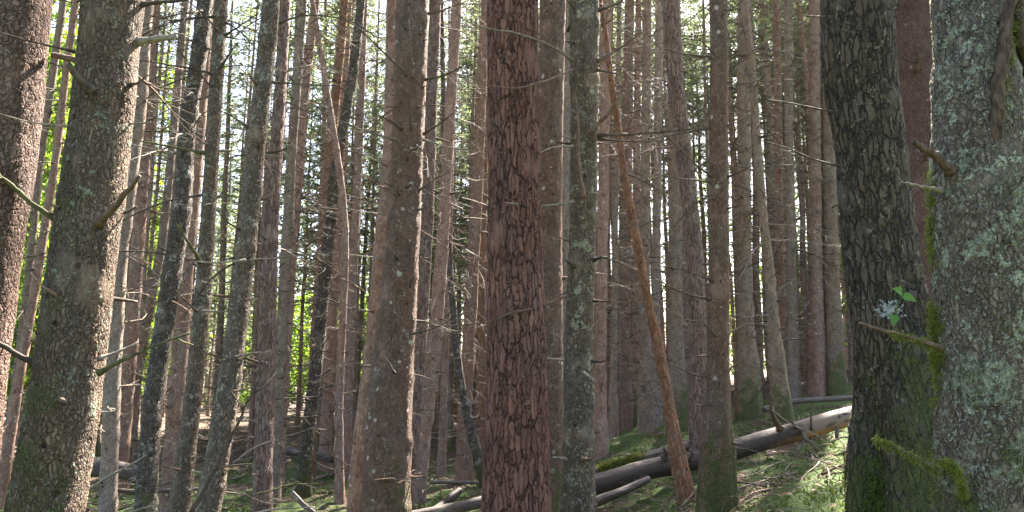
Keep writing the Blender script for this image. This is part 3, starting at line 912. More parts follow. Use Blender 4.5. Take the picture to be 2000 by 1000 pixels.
for pix, mt, r0, tw in (
        ([(416, 144, 6.4), (375, 134, 6.3), (330, 127, 6.2), (272, 117, 6.1)], DK, .011, 2),
        ([(402, 299, 6.4), (330, 286, 6.3), (258, 272, 6.2)], 'twig_mossy', .013, 2),
        ([(392, 512, 6.35), (372, 480, 6.2), (355, 455, 6.15), (343, 436, 6.1)], 'twig_mossy', .016, 2),
        ([(385, 608, 6.35), (355, 580, 6.2), (322, 545, 6.1)], BN, .009, 1),
        ([(395, 607, 6.4), (430, 609, 6.35), (468, 604, 6.3)], PL, .009, 2),
        ([(425, 60, 6.4), (400, 30, 6.3), (365, 0, 6.2)], DK, .010, 1),
        ([(438, 70, 6.4), (470, 50, 6.35), (505, 25, 6.3)], DK, .010, 2),
        ([(432, 130, 6.4), (445, 110, 6.35), (465, 82, 6.3)], DK, .013, 0),
        ([(440, 72, 6.4), (500, 80, 6.3), (560, 78, 6.2)], DK, .006, 2),
        ([(408, 400, 6.4), (440, 370, 6.35), (450, 345, 6.3)], BN, .008, 1),
        ([(395, 550, 6.4), (420, 555, 6.35), (445, 550, 6.3)], PL, .005, 2),
        ([(352, 918, 6.3), (300, 905, 6.2), (285, 893, 6.15)], BN, .006, 0),
        ([(375, 920, 6.4), (395, 922, 6.3), (415, 917, 6.25)], PL, .007, 0),
        ([(390, 802, 6.4), (412, 795, 6.35), (430, 791, 6.3)], PL, .007, 0),
        ([(388, 850, 6.4), (405, 855, 6.35), (408, 846, 6.3)], PL, .005, 0)):
    limb(r, b, pix, mt, r0, r0 * .4, n=5, twigs=tw)
rI2 = tree('spruce_tree', 'leaning grey brown trunk with bright gold right edge and bulging branch rings, left of centre', 6.0, 'bark_lichen',
           [(0, 530, 33), (120, 518, 34), (250, 504, 35), (400, 490, 36), (550, 474, 38), (750, 448, 42), (900, 424, 45), (1000, 406, 48)], 17, CROWN[3], 11, .9, seed=12, whorl=.10, flare=.2, rough=.08, branches=(48, .5, MIX, .7))
r, b = rI2[0], rI2[1]
for pix, mt, r0, tw in (
        ([(480, 508, 5.85), (420, 513, 5.8), (375, 510, 5.75)], PL, .008, 1),
        ([(490, 508, 5.9), (540, 504, 5.85), (600, 496, 5.8), (625, 490, 5.8)], PL, .009, 3),
        ([(532, 160, 5.9), (590, 165, 5.8), (680, 168, 5.75)], DK, .008, 3),
        ([(522, 300, 5.9), (555, 292, 5.85), (560, 288, 5.8)], DK, .010, 0),
        ([(520, 302, 5.9), (555, 308, 5.85)], PL, .007, 0),
        ([(545, 45, 5.95), (600, 30, 5.9), (680, 40, 5.85), (740, 75, 5.8)], DK, .008, 2),
        ([(510, 390, 5.95), (545, 380, 5.9), (590, 365, 5.85)], BN, .007, 3),
        ([(460, 698, 5.9), (490, 690, 5.85), (535, 688, 5.8)], PL, .009, 2),
        ([(455, 765, 5.9), (480, 760, 5.85), (510, 752, 5.8)], BN, .008, 1),
        ([(485, 250, 5.9), (450, 225, 5.85), (425, 215, 5.8)], DK, .009, 2),
        ([(470, 450, 5.9), (440, 430, 5.85), (420, 405, 5.8)], DK, .008, 2),
        ([(455, 605, 5.9), (430, 595, 5.85), (405, 592, 5.8)], PL, .006, 2)):
    limb(r, b, pix, mt, r0, r0 * .4, n=5, twigs=tw)

# ---- the dead leaner and trunks of the middle distance
rW = tree('dead_tree', 'slim orange brown dead tree leaning left, its foot in front of the fallen log', 7.5, 'bark_orange',
          [(0, 1172, 9), (75, 1184, 10), (150, 1193, 12), (240, 1206, 13), (350, 1221, 15), (475, 1245, 17), (600, 1268, 18), (700, 1290, 20), (810, 1309, 23), (890, 1324, 26), (955, 1338, 30)],
          8.6, None, seed=13, branches=(46, .5, (DK, BN), .55), flare=.15, rough=.10)
tree('pine_tree', 'wavy purplish grey pine trunk left of the slender straight brown trunk', 9.0, 'bark_purple_pine',
     [(0, 1310, 37), (150, 1319, 32), (225, 1327, 31), (325, 1339, 31), (450, 1353, 33), (520, 1358, 34), (650, 1364, 34), (800, 1370, 31), (950, 1374, 32)], 20, CROWN[0], 12, 1, seed=14, rough=.07, branches=(26, .4, MIX, .7))
MID = [
    ('spruce_tree', 'reddish pine trunk standing right of the leaning gold edged trunk', 9.0, 'bark_purple_pine', [(0, 557, 22), (200, 546, 26), (400, 531, 31), (600, 523, 36), (800, 517, 38), (1000, 512, 42)], (26, .2, MIX, .9)),
    ('spruce_tree', 'dark mottled grey trunk between the mossy leaning trunk and thin lichened one', 9.5, 'bark_mottled_dark', [(0, 400, 32), (125, 386, 33), (250, 366, 34), (400, 357, 36), (500, 341, 38), (600, 326, 39), (750, 304, 40), (900, 290, 42), (1000, 285, 46)], (40, .5, MIX, .9)),
    ('spruce_tree', 'brown trunk directly behind the broad dotted trunk, showing along its left side', 8.0, 'bark_spruce_pink', [(0, 765, 22), (250, 762, 27), (500, 746, 36), (700, 728, 40), (850, 711, 42), (1000, 699, 46)], (24, .4, MIX, .8)),
    ('spruce_tree', 'grey brown trunk hugging the right side of the mossy leaning trunk', 10.5, 'bark_spruce_grey', [(0, 287, 27), (200, 272, 29), (350, 253, 30), (500, 235, 31), (700, 222, 32), (1000, 211, 36)], (30, .3, MIX, 1.0)),
    ('spruce_tree', 'plain brown trunk just left of the thin lichened trunk low down', 11.0, 'bark_spruce_pink', [(0, 408, 24), (200, 392, 27), (500, 366, 30), (700, 350, 33), (850, 338, 34), (1000, 329, 36)], (30, .3, MIX, 1.0)),
    ('spruce_tree', 'brown trunk right behind the reddish pine left of centre', 12.0, 'bark_spruce_grey', [(0, 592, 17), (250, 573, 20), (500, 559, 24), (700, 548, 25), (850, 540, 26), (1000, 532, 28)], (30, .25, MIX, 1.0)),
    ('spruce_tree', 'dark red slender trunk touching the right side of the broad dotted trunk', 11.5, 'bark_purple_pine', [(0, 850, 25), (225, 842, 25), (400, 836, 26), (500, 831, 26), (700, 820, 25), (850, 808, 24), (950, 800, 24)], (26, .3, MIX, 1.0)),
    ('spruce_tree', 'pinkish brown trunk with dark twig scars, second right of the broad dotted trunk', 12.5, 'bark_spruce_pink', [(0, 892, 21), (125, 885, 22), (300, 874, 24), (500, 862, 27), (700, 845, 32), (850, 826, 35), (955, 815, 38)], (36, .5, MIX, 1.0)),
    ('dead_tree', 'mottled black and white crooked trunk with a green mossy foot, leaning right', 12.7, 'bark_mottled_dark', [(0, 705, 18), (125, 692, 20), (225, 675, 21), (325, 656, 22), (475, 641, 24), (560, 632, 25), (700, 620, 26), (850, 601, 28), (965, 592, 32)], (20, .4, MIX, .9)),
    ('spruce_tree', 'brown spruce with a mossy foot standing on the litter just left of the central pine', 15.0, 'bark_spruce_pink', [(0, 950, 17), (65, 945, 18), (325, 935, 21), (500, 925, 25), (650, 917, 27), (800, 908, 28), (935, 905, 33)], (34, .4, MIX, 1.0)),
    ('spruce_tree', 'pink brown slim trunk close behind the pale lichened trunk', 13.0, 'bark_spruce_pink', [(0, 1184, 26), (250, 1181, 22), (500, 1176, 23), (700, 1173, 24), (880, 1172, 27)], (44, .3, (BN, PL), 1.0)),
    ('spruce_tree', 'greyish trunk behind the log, just left of the orange leaning dead tree', 15.0, 'bark_spruce_grey', [(0, 1265, 17), (200, 1262, 19), (500, 1259, 22), (700, 1261, 24), (885, 1262, 28)], (44, .3, MIX, 1.0)),
    ('spruce_tree', 'straight brown trunk rising behind the orange leaning dead tree and the log', 14.0, 'bark_spruce_mossfoot', [(0, 1312, 22), (250, 1318, 26), (500, 1319, 28), (700, 1320, 30), (870, 1322, 34)], (44, .3, MIX, 1.0)),
    ('spruce_tree', 'sturdy trunk with a wide green mossy foot, right of the slender straight trunk', 14.0, 'bark_spruce_mossfoot', [(0, 1453, 27), (250, 1453, 28), (500, 1454, 31), (650, 1457, 35), (810, 1463, 44)], (56, .25, MIX, 1.0)),
    ('spruce_tree', 'bent trunk with a bright mossy foot behind the upright stub of the log', 12.0, 'bark_spruce_mossfoot', [(0, 1452, 15), (100, 1465, 16), (250, 1477, 17), (400, 1488, 19), (520, 1502, 21), (650, 1512, 24), (820, 1530, 33)], (40, .3, MIX, 1.0)),
    ('spruce_tree', 'upright brown trunk behind the log, left of the pair by the flaky dark trunk', 17.0, 'bark_spruce_pink', [(0, 1591, 23), (250, 1591, 24), (500, 1593, 27), (775, 1596, 33)], (60, .2, MIX, 1.0)),
    ('spruce_tree', 'mossy brown trunk next to the left edge of the flaky dark trunk', 17.0, 'bark_spruce_mossfoot', [(0, 1610, 24), (250, 1617, 26), (500, 1622, 31), (650, 1628, 32), (770, 1632, 38)], (60, .2, MIX, 1.0)),
    ('spruce_tree', 'slim pink trunk behind the bent mossy footed trunk, left of two', 18.0, 'bark_spruce_pink', [(0, 1516, 15), (250, 1520, 16), (500, 1523, 18), (790, 1531, 21)], (54, .25, MIX, 1.0)),
    ('spruce_tree', 'dark slim trunk just right of the bent mossy footed trunk', 17.0, 'bark_spruce_grey', [(0, 1540, 18), (250, 1541, 18), (500, 1545, 20), (790, 1549, 23)], (54, .25, MIX, 1.0)),
    ('spruce_tree', 'slim twisted brown trunk between the gold edged trunk and the crooked mottled one', 14.0, 'bark_spruce_pink', [(0, 617, 18), (125, 601, 19), (250, 590, 21), (400, 578, 22), (550, 566, 23), (700, 556, 25), (930, 541, 28)], (34, .3, MIX, 1.0)),
    ('spruce_tree', 'thin trunk leaning left that crosses behind the crooked mottled trunk', 12.0, 'bark_spruce_pink', [(0, 610, 10), (50, 618, 11), (135, 631, 12), (215, 645, 13), (280, 655, 14), (375, 668, 15), (475, 674, 16), (600, 670, 16), (800, 662, 18), (985, 664, 20)], (24, .3, MIX, .9)),
    ('pine_tree', 'orange barked pine trunk just behind the crooked mottled trunk', 16.0, 'bark_orange', [(0, 673, 18), (125, 662, 19), (250, 649, 21), (350, 639, 22), (480, 629, 22), (750, 612, 24), (940, 602, 27)], (20, .3, MIX, 1.0)),
    ('spruce_tree', 'tall slim brown trunk right of the thin left leaning one, before the lime green clearing', 15.5, 'bark_spruce_pink', [(0, 712, 14), (250, 703, 15), (500, 692, 17), (700, 683, 19), (930, 674, 22)], (30, .3, MIX, 1.0)),
    ('spruce_tree', 'thin greenish trunk seen just right of the red scaly trunk at the left edge', 14.0, 'bark_spruce_mossfoot', [(0, 124, 15), (170, 100, 15), (330, 77, 15), (480, 62, 16), (650, 44, 17), (950, 5, 20)], (26, .3, MIX, 1.0)),
    ('spruce_tree', 'brown slim trunk showing in the lime green gap beside the mossy leaning trunk', 12.5, 'bark_spruce_pink', [(0, 148, 14), (150, 128, 15), (300, 110, 16), (430, 90, 17), (565, 68, 18), (690, 46, 20), (850, 20, 21), (980, 2, 23)], (24, .3, MIX, 1.0)),
    ('spruce_tree', 'brown trunk third right of the mossy leaning trunk, rising from green moss', 14.5, 'bark_spruce_pink', [(0, 303, 22), (250, 287, 24), (500, 268, 26), (600, 261, 27), (750, 249, 28), (920, 234, 32)], (30, .3, MIX, 1.0)),
    ('spruce_tree', 'thin dark trunk rising from the moss left of the ridged grey trunk', 15.0, 'bark_spruce_grey', [(0, 362, 15), (200, 344, 16), (400, 325, 17), (500, 312, 18), (600, 292, 19), (750, 265, 21), (920, 245, 25)], (30, .3, MIX, 1.0)),
    ('dead_tree', 'thin curved stem with a mossy bent foot just left of the central pine', 14.0, 'bark_mottled_dark', [(0, 862, 9), (250, 868, 11), (400, 872, 12), (500, 877, 13), (600, 885, 14), (720, 897, 15), (820, 914, 19), (905, 938, 26)], (10, .3, MIX, .8)),
    ('spruce_tree', 'slim reddish trunk between the scarred pink trunk and the mossy footed brown one', 16.0, 'bark_spruce_pink', [(0, 890, 10), (100, 885, 11), (400, 879, 13), (600, 874, 14), (750, 868, 15), (925, 862, 18)], (24, .3, MIX, 1.0)),
    ('spruce_tree', 'orange brown sliver of trunk at the left edge of the central furrowed pine', 18.0, 'bark_orange', [(0, 955, 14), (500, 942, 16), (900, 938, 20)], (24, .3, MIX, 1.0)),
    ('spruce_tree', 'pale grey sliver of trunk between the central pine pair and the lichened trunk', 11.0, 'bark_spruce_grey', [(0, 1108, 22), (250, 1107, 23), (500, 1104, 25), (1000, 1100, 30)], (16, .3, MIX, 1.0)),
    ('spruce_tree', 'thin orange trunk close right of the pink brown slim trunk', 17.0, 'bark_orange', [(0, 1193, 11), (400, 1187, 12), (600, 1182, 13), (880, 1179, 15)], (40, .3, (BN, PL), .9)),
    ('spruce_tree', 'thin dark pole of a trunk against the white gap, before the log', 16.0, 'bark_spruce_grey', [(0, 1210, 10), (500, 1201, 12), (900, 1197, 17)], (40, .3, MIX, .9)),
    ('spruce_tree', 'slim pink trunk behind the log, second right of the thin dark pole', 17.0, 'bark_spruce_pink', [(0, 1232, 14), (500, 1225, 16), (890, 1222, 21)], (44, .3, MIX, .9)),
    ('spruce_tree', 'reddish leaning slim trunk behind the log with a mossy foot', 18.0, 'bark_spruce_mossfoot', [(0, 1225, 10), (500, 1214, 12), (750, 1234, 15), (880, 1241, 19)], (30, .3, MIX, .9)),
    ('spruce_tree', 'warm brown trunk partly behind the greyish trunk near the leaning dead tree', 19.0, 'bark_spruce_pink', [(0, 1247, 13), (500, 1242, 16), (720, 1245, 18), (880, 1250, 21)], (40, .3, MIX, .9)),
    ('spruce_tree', 'trunk crossing behind the middle of the orange leaning dead tree', 16.5, 'bark_spruce_grey', [(0, 1288, 16), (500, 1282, 18), (720, 1280, 20), (880, 1279, 24)], (40, .3, MIX, .9)),
    ('spruce_tree', 'greenish brown trunk showing at the far right edge behind the lichened mossy trunk', 5.0, 'bark_spruce_mossfoot', [(0, 2012, 46), (300, 2008, 48), (600, 2016, 52), (1000, 2030, 60)], (8, .5, MIX, .8)),
]
for i, (nm, lb, Y, mt, rows, br) in enumerate(MID):
    rr = random.Random(300 + i)
    thin = 840 < rows[0][1] < 1500 or rows[0][1] > 1900
    shady = 1500 <= rows[0][1] <= 1900
    rows = [(y_, x_, w_ * .92) for y_, x_, w_ in rows]
    tree(nm, lb, Y, mt, rows, rr.uniform(18, 20) if thin else rr.uniform(16, 20), CROWN[i % 4], rr.uniform(14, 15.5) if thin else (rr.uniform(12, 13) if shady else rr.uniform(9.5, 12)), rr.uniform(.5, .65) if thin else (.8 if shady else rr.uniform(.75, 1.0)), branches=(min(98, int(br[0] * 2.3)), br[1], br[2], br[3] * .95), seed=30 + i, rough=.10, flare=.22, whorl=.09, far_twigs=FAR_TW[i % 9] if Y > 10 else None,
         group=None)

# ------------------------------------------------------------------ the stand behind
EXTENT = {}
anchors = []
for lb, (r_, b_, P_, W_, Y_) in TREES.items():
    c, w = axis_at(P_, W_, at(1000, 500, Y_).z)
    x, _ = px_of(c)
    anchors.append((x, w / mpp(c), lb, Y_))
anchors.sort()


def place_ok(x, y, others, gap):
    return all((x - ox) ** 2 + (y - oy) ** 2 > gap * gap for ox, oy in others)


SKIP = set()
rf = random.Random(2024)
spots = [(b_.x, b_.y) for (_, b_, _, _, _) in TREES.values()]
far = []
CLEAR = ((45, 24), (110, 29), (-30, 33), (205, 37), (560, 43), (640, 46), (710, 41))
def in_corridor(x, y):
    for bpx, bY in CLEAR:
        bx = (bpx - 1000) / FOCAL * bY
        ux, uy = math.sin(math.radians(27)), math.cos(math.radians(27))
        al = (x - bx) * ux + (y - bY) * uy
        pe = abs((x - bx) * uy - (y - bY) * ux)
        if -2.5 < al < 15 and pe < 2.4: return True
    return False


tries = 0
while len(far) < 290 and tries < 60000:
    tries += 1
    y = 17 + (rf.random() ** .8) * 33
    x = rf.uniform(-.72, .72) * y
    px = 1000 + FOCAL * x / y
    if px < 190 and y > 16: continue                          # the sunny clearing at the left
    if 520 < px < 740 and y > 36: continue                    # the sunny gap left of centre
    if in_corridor(x, y): continue
    gap = 1.0 if px > 900 else 1.15
    if not place_ok(x, y, spots, gap): continue
    if y < 24 and any(abs(px - ax) < aw * .45 + 9 and aY < 12 for ax, aw, _, aY in anchors): continue
    spots.append((x, y)); far.append((x, y, rf.random(), rf.random(), rf.random()))


def far_trunk_mesh(seed, lean, mat):
    rnd = random.Random(seed)
    mb = MB()
    n = 26; H = 19
    pts = []; ws = []
    for i in range(n + 1):
        t = (i / n) ** 1.25
        z = -.3 + t * (H + .3)
        pts.append(Vector((lean * z * .03 + .07 * noise.noise(Vector((seed, 0, z * .35))), .06 * noise.noise(Vector((seed, 9, z * .35))), z)))
        ws.append(max(.012, .135 * (1 - t * .93)) * (1 + .45 * math.exp(-max(0, z) / .22)))
    mb.tube(pts, ws, 10, fn=lambda i, k, a, p: 1 + .09 * noise.noise(Vector((math.cos(a), math.sin(a), p.z * 2 + seed))))
    return mb.mesh('trunk', mat)


FAR_TRUNK = [far_trunk_mesh(i, (-1, 0, 1, .5)[i % 4], m) for i, m in enumerate(['bark_spruce_pink', 'bark_spruce_grey', 'bark_spruce_pink', 'bark_spruce_pink', 'bark_spruce_mossfoot', 'bark_spruce_pink', 'bark_spruce_grey', 'bark_spruce_pink'])]
rg = random.Random(515)
extra = 0
for _ in range(9000):
    if extra >= 62: break
    y = rg.uniform(21, 36); px = rg.uniform(240, 1600)
    x = (px - 1000) / FOCAL * y
    if 520 < px < 740 and y > 30: continue
    if in_corridor(x, y) or not place_ok(x, y, spots, .8): continue
    spots.append((x, y)); far.append((x, y, -.25 + .3 * rg.random(), rg.random(), rg.random())); extra += 1
ORD = ['first', 'second', 'third', 'fourth', 'fifth', 'sixth', 'seventh', 'eighth', 'ninth', 'tenth', 'eleventh', 'twelfth', 'thirteenth', 'fourteenth',
       'fifteenth', 'sixteenth', 'seventeenth', 'eighteenth', 'nineteenth', 'twentieth'] + ['twenty-' + q for q in ('first', 'second', 'third', 'fourth', 'fifth', 'sixth', 'seventh', 'eighth', 'ninth')]
# gaps of the far stand are named by the big trunks that bound them
MARKS = [(0, 'the left edge'), (190, 'the mossy leaning trunk'), (408, 'the thin lichened trunk'), (490, 'the gold edged leaning trunk'), (645, 'the crooked mottled trunk'),
         (790, 'the broad dotted trunk'), (1005, 'the furrowed central pine'), (1138, 'the pale lichened trunk'), (1245, 'the orange leaner'), (1355, 'the wavy purple pine'),
         (1403, 'the slender straight trunk'), (1500, 'the bent mossy trunk'), (1600, 'the upright brown trunk'), (1715, 'the flaky dark trunk'), (1830, 'the lichened mossy trunk'), (2000, 'the right edge')]
rec = []
for i, (x, y, a, b2, c) in enumerate(far):
    if 1080 < 1000 + FOCAL * x / y < 1580 and y > 37: continue
    z = ground_z(x, y)
    px, _ = px_of(Vector((x, y, z + 3.5)))
    g = max(0, min(len(MARKS) - 2, sum(1 for m, _ in MARKS if m <= px) - 1))
    rec.append([g, px, x, y, z, a, b2, c])
cnt = {}
order = sorted(range(len(rec)), key=lambda i: (rec[i][0], rec[i][1]))
lab = {}
for i in order:
    g = rec[i][0]; cnt[g] = cnt.get(g, 0) + 1
    lab[i] = '%s far spruce trunk from left, between %s and %s' % (ORD[min(len(ORD) - 1, cnt[g] - 1)], MARKS[g][1].replace('the ', ''), MARKS[g + 1][1].replace('the ', ''))
for i, (g, px, x, y, z, a, b2, c) in enumerate(rec):
    r = root('spruce_tree', (x, y, z), lab[i], 'tree', 'slim spruces of the stand behind')
    s = .55 + .5 * a
    h = .85 + .3 * b2
    r.rotation_euler = (0, 0, c * .9 - .45)
    o = link('trunk', FAR_TRUNK[int(abs(a) * 797) % 8], r); o.scale = (s, s, h)
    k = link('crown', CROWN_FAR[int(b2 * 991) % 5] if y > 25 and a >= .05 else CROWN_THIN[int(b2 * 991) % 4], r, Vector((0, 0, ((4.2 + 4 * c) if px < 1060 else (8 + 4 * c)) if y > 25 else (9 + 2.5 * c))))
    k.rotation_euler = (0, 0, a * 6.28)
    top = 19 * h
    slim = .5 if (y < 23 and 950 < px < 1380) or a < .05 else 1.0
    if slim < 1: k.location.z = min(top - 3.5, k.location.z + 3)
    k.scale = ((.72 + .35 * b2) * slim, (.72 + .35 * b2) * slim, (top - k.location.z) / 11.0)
    tw = link('dead_twigs', FAR_TW[int(c * 887) % 9], r); tw['kind'] = 'stuff'
    tw.rotation_euler = (0, 0, b2 * 6.28)
    tw.scale = (1, 1, min(1.0, k.location.z * 1.15 / 13))


# ------------------------------------------------------------------ sunlit broadleaved trees of the clearings
def leaf_crown(seed, n, R, H, size, mat='beech_leaves'):
    rnd = random.Random(seed)
    mb = MB()
    cl = [(Vector((rnd.gauss(0, R * .45), rnd.gauss(0, R * .45), H * (.1 + .9 * rnd.random()))), rnd.uniform(.35, .8)) for _ in range(34)]
    for c, s in cl:
        mb.tube([Vector((0, 0, max(.2, c.z - .8))), c * .6 + Vector((0, 0, c.z * .35)), c], [.02, .012, .005], 3, cap=False, mat=1)
    for i in range(n):
        c, s = rnd.choice(cl)
        p = c + Vector((rnd.gauss(0, s), rnd.gauss(0, s), rnd.gauss(0, s * .32)))
        d = Vector((rnd.gauss(0, 1), rnd.gauss(0, 1), rnd.gauss(0, .35))).normalized()
        w = d.cross(Vector((rnd.gauss(0, 1), rnd.gauss(0, 1), rnd.gauss(0, .9)))).normalized()
        l = size * rnd.uniform(.7, 1.3)
        mb.quad(p, p + d * l * .5 + w * l * .32, p + d * l, p + d * l * .5 - w * l * .32)
    return mb.mesh('crown', [mat, 'twig_dark'], False)


def beech(label, x, y, H, crown, s):
    z = ground_z(x, y)
    r = root('beech_tree', (x, y, z), label, 'tree', 'sunlit broadleaved trees in the clearings')
    mb = MB()
    pts = spline([Vector((0, 0, -.3)), Vector((.1, .05, H * .3)), Vector((-.05, 0, H * .65)), Vector((.05, .1, H))], 5)
    mb.tube(pts, [.10 * (1 - .9 * i / (len(pts) - 1)) for i in range(len(pts))], 8)
    link('trunk', mb.mesh('trunk', 'bark_spruce_grey'), r)
    c = link('crown', crown, r, Vector((0, 0, .3))); c.scale = (s, s, H / 7.0)
    return r


LC = [leaf_crown(500 + i, 8500, 2.6, 7.0, .19) for i in range(3)]
for k, (px, Y, H, lb) in enumerate((
        (45, 24, 13, 'lime green leafy tree in the gap left of the mossy leaning trunk'),
        (110, 29, 14, 'lime green leafy tree seen between the two slim trunks at left'),
        (85, 26, 12, 'bright green leafy tree deep in the narrow gap behind the two slim trunks'),
        (262, 41, 10, 'sunlit leafy tree glimpsed right of the mossy leaning trunk low down'),
        (-30, 33, 14, 'bright leafy tree behind the red scaly trunk at the left edge'),
        (205, 37, 9, 'yellow green leafy tree glowing behind the foot of the mossy leaning trunk'),
        (560, 43, 6, 'lime green bush like tree behind the slim twisted trunk'),
        (640, 46, 6.5, 'sunlit lime green tree behind the crooked mottled trunk'),
        (710, 41, 5.5, 'sunlit low green tree behind the slim trunk at the clearing'),
        (1190, 50, 7, 'bright leafy tree in the white gap right of the pale lichened trunk'),
        (1560, 38, 6, 'pale leafy tree behind the trunks left of the flaky dark trunk'))):
    p = at(px, 700, Y)
    beech(lb, p.x, Y, H, LC[k % 3], .9 + .1 * (k % 3))

# a wood far beyond, one mass
rw = random.Random(77)
mb = MB()
for i in range(420):
    X = rw.uniform(-75, 75); Yy = rw.uniform(60, 92)
    hh = rw.uniform(11, 25)
    if X > 4 and rw.random() < .45: continue
    z0 = ground_z(X, Yy)
    mb.tube([Vector((X, Yy, z0 - .3)), Vector((X + rw.gauss(0, .3), Yy, z0 + hh * .5)), Vector((X + rw.gauss(0, .5), Yy, z0 + hh))], [.16, .12, .03], 5, cap=False, mat=1)
    for k in range(270):
        t = rw.random()
        rr_ = 2.6 * (1 - t) ** .7 + .3
        c = Vector((X + rw.gauss(0, rr_ * .6), Yy + rw.gauss(0, rr_ * .6), z0 + .5 + t * hh))
        d = Vector((rw.gauss(0, 1), rw.gauss(0, 1), rw.gauss(-.2, .6))).normalized()
        w = d.cross(Vector((rw.gauss(0, 1), rw.gauss(0, 1), rw.gauss(0, 1)))).normalized()
        l = rw.uniform(.28, .7)
        mb.quad(c - d * l * .5, c + w * l * .26, c + d * l * .5, c - w * l * .26)
fw = link('far_woodland', mb.mesh('far_woodland', ['far_leaves', 'bark_spruce_grey'], False))
tag(fw, 'pale sunlit green woodland far behind the spruce stand', 'woodland', kind='stuff')

# ------------------------------------------------------------------ ground
def grid_mesh(xs, ys, zf):
    v = [(x, y, zf(x, y)) for y in ys for x in xs]
    n = len(xs)
    f = [(j * n + i, j * n + i + 1, (j + 1) * n + i + 1, (j + 1) * n + i) for j in range(len(ys) - 1) for i in range(n - 1)]
    me = bpy.data.meshes.new('forest_floor'); me.from_pydata(v, [], f)
    me.materials.append(M['forest_floor']); me.polygons.foreach_set('use_smooth', [True] * len(f)); me.update()
    return me


def axis_steps(lo, hi, fine_lo, fine_hi, s, big):
    a = []
    x = lo
    while x < hi:
        a.append(x); x += s if fine_lo <= x < fine_hi else big
        if x > fine_lo and a[-1] < fine_lo: x = fine_lo
    a.append(hi)
    return a


def gz_detail(x, y):
    z = ground_z(x, y)
    if -14 < x < 14 and 1 < y < 30:
        z += .08 * noise.noise(Vector((x * 2.4, y * 2.4, 1))) + .04 * noise.noise(Vector((x * 6, y * 6, 5)))
    return z


xs = axis_steps(-400, 400, -13, 13, .10, 12)
ys = axis_steps(-60, 700, 2, 28, .10, 12)
gr = link('forest_floor', grid_mesh(xs, ys, gz_detail))
gr['kind'] = 'structure'; gr['label'] = 'mossy forest floor with brown needle litter'


# moss and low plants
def ground_cover():
    rnd = random.Random(8)
    mb = MB()
    def put(x, y, s, n, spread):
        z = gz_detail(x, y)
        for k in range(n):
            q = Vector((x + rnd.gauss(0, spread), y + rnd.gauss(0, spread), z))
            q.z = gz_detail(q.x, q.y) - .005
            a = rnd.uniform(0, 6.28)
            e = Vector((math.cos(a) * rnd.uniform(.2, 1.2), math.sin(a) * rnd.uniform(.2, 1.2), rnd.uniform(.25, 1))).normalized()
            w = e.cross(Vector((rnd.gauss(0, 1), rnd.gauss(0, 1), .3))).normalized() * s * .16
            l = s * rnd.uniform(.5, 1.3)
            mb.tri(q - w, q + w, q + e * l)
    for i in range(3600):
        y = 5 + rnd.random() * 9; x = rnd.uniform(.3, 5.5)
        m = noise.noise(Vector((x * .9, y * .9, 4)))
        if m < -.22: continue
        put(x, y, rnd.uniform(.022, .055), 12, .08)
    for i in range(2300):
        y = 8 + rnd.random() ** .8 * 12; x = rnd.uniform(-.75, .1) * y
        m = noise.noise(Vector((x * .6, y * .6, 9)))
        if m < -.05: continue
        put(x, y, rnd.uniform(.05, .10), 8, .12)
    return mb.mesh('ground_moss', 'moss_blades', False)


gm = link('ground_moss', ground_cover())
tag(gm, 'green moss and low plants covering the forest floor', 'moss', kind='stuff')


# ------------------------------------------------------------------ fallen wood
def log(name, label, pix, r0, r1, mat, n=10, seg=22, end=None, group=None, stubs=(), rough=.08, cat='log'):
    pts = [at(*q) for q in pix]
    base = pts[0].copy()
    # the mesh's X axis runs along the log
    ax = (pts[-1] - pts[0]).normalized()
    q = ax.to_track_quat('X', 'Z')
    r = root(name, base, label, cat, group)
    r.rotation_mode = 'QUATERNION'; r.rotation_quaternion = q
    inv = q.inverted()
    L = [inv @ (p - base) for p in pts]
    sp = spline(L, n)
    m = len(sp) - 1
    rad = [r0 + (r1 - r0) * i / m for i in range(m + 1)]
    mb = MB()
    sd = pix[0][0] * .13
    mb.tube(sp, rad, seg, fn=lambda i, k, a, p: 1 + rough * noise.noise(Vector((p.x * 2.2, math.cos(a) * 1.3, math.sin(a) * 1.3 + sd))) + rough * .6 * noise.noise(Vector((p.x * 7, math.cos(a) * 3, math.sin(a) * 3 + sd))))
    link('bark', mb.mesh('bark', mat), r)
    if end:
        me = MB(); d = (sp[-1] - sp[-2]).normalized()
        u = d.orthogonal().normalized(); w = d.cross(u)
        rnd = random.Random(4)
        c = sp[-1]
        ring = []
        i0 = len(me.v)
        for k in range(18):
            a = 2 * PI * k / 18
            me.v.append(c - d * .01 + (u * math.cos(a) + w * math.sin(a)) * rad[-1] * .96)
        for k in range(18):
            a = 2 * PI * k / 18
            me.v.append(c + d * rnd.uniform(.0, .09) + (u * math.cos(a) + w * math.sin(a)) * rad[-1] * .7)
        me.v.append(c + d * .03)
        for k in range(18):
            k2 = (k + 1) % 18
            me.f.append((i0 + k, i0 + k2, i0 + 18 + k2, i0 + 18 + k)); me.mi.append(0)
            me.f.append((i0 + 18 + k, i0 + 18 + k2, i0 + 36)); me.mi.append(0)
        o = link('broken_end', me.mesh('broken_end', 'cut_wood', False), r); o['label'] = 'pale splintered broken end'
    for pix2, a0, a1, mt in stubs:
        p2 = spline([inv @ (at(*s) - base) for s in pix2], 5)
        mm = len(p2) - 1
        b2 = MB(); b2.tube(p2, [(a0 + (a1 - a0) * i / mm) * (1.5 if i == 0 else 1) for i in range(mm + 1)], 8)
        link('branch_stub', b2.mesh('branch_stub', mt), r)
    return r, sp, q, base


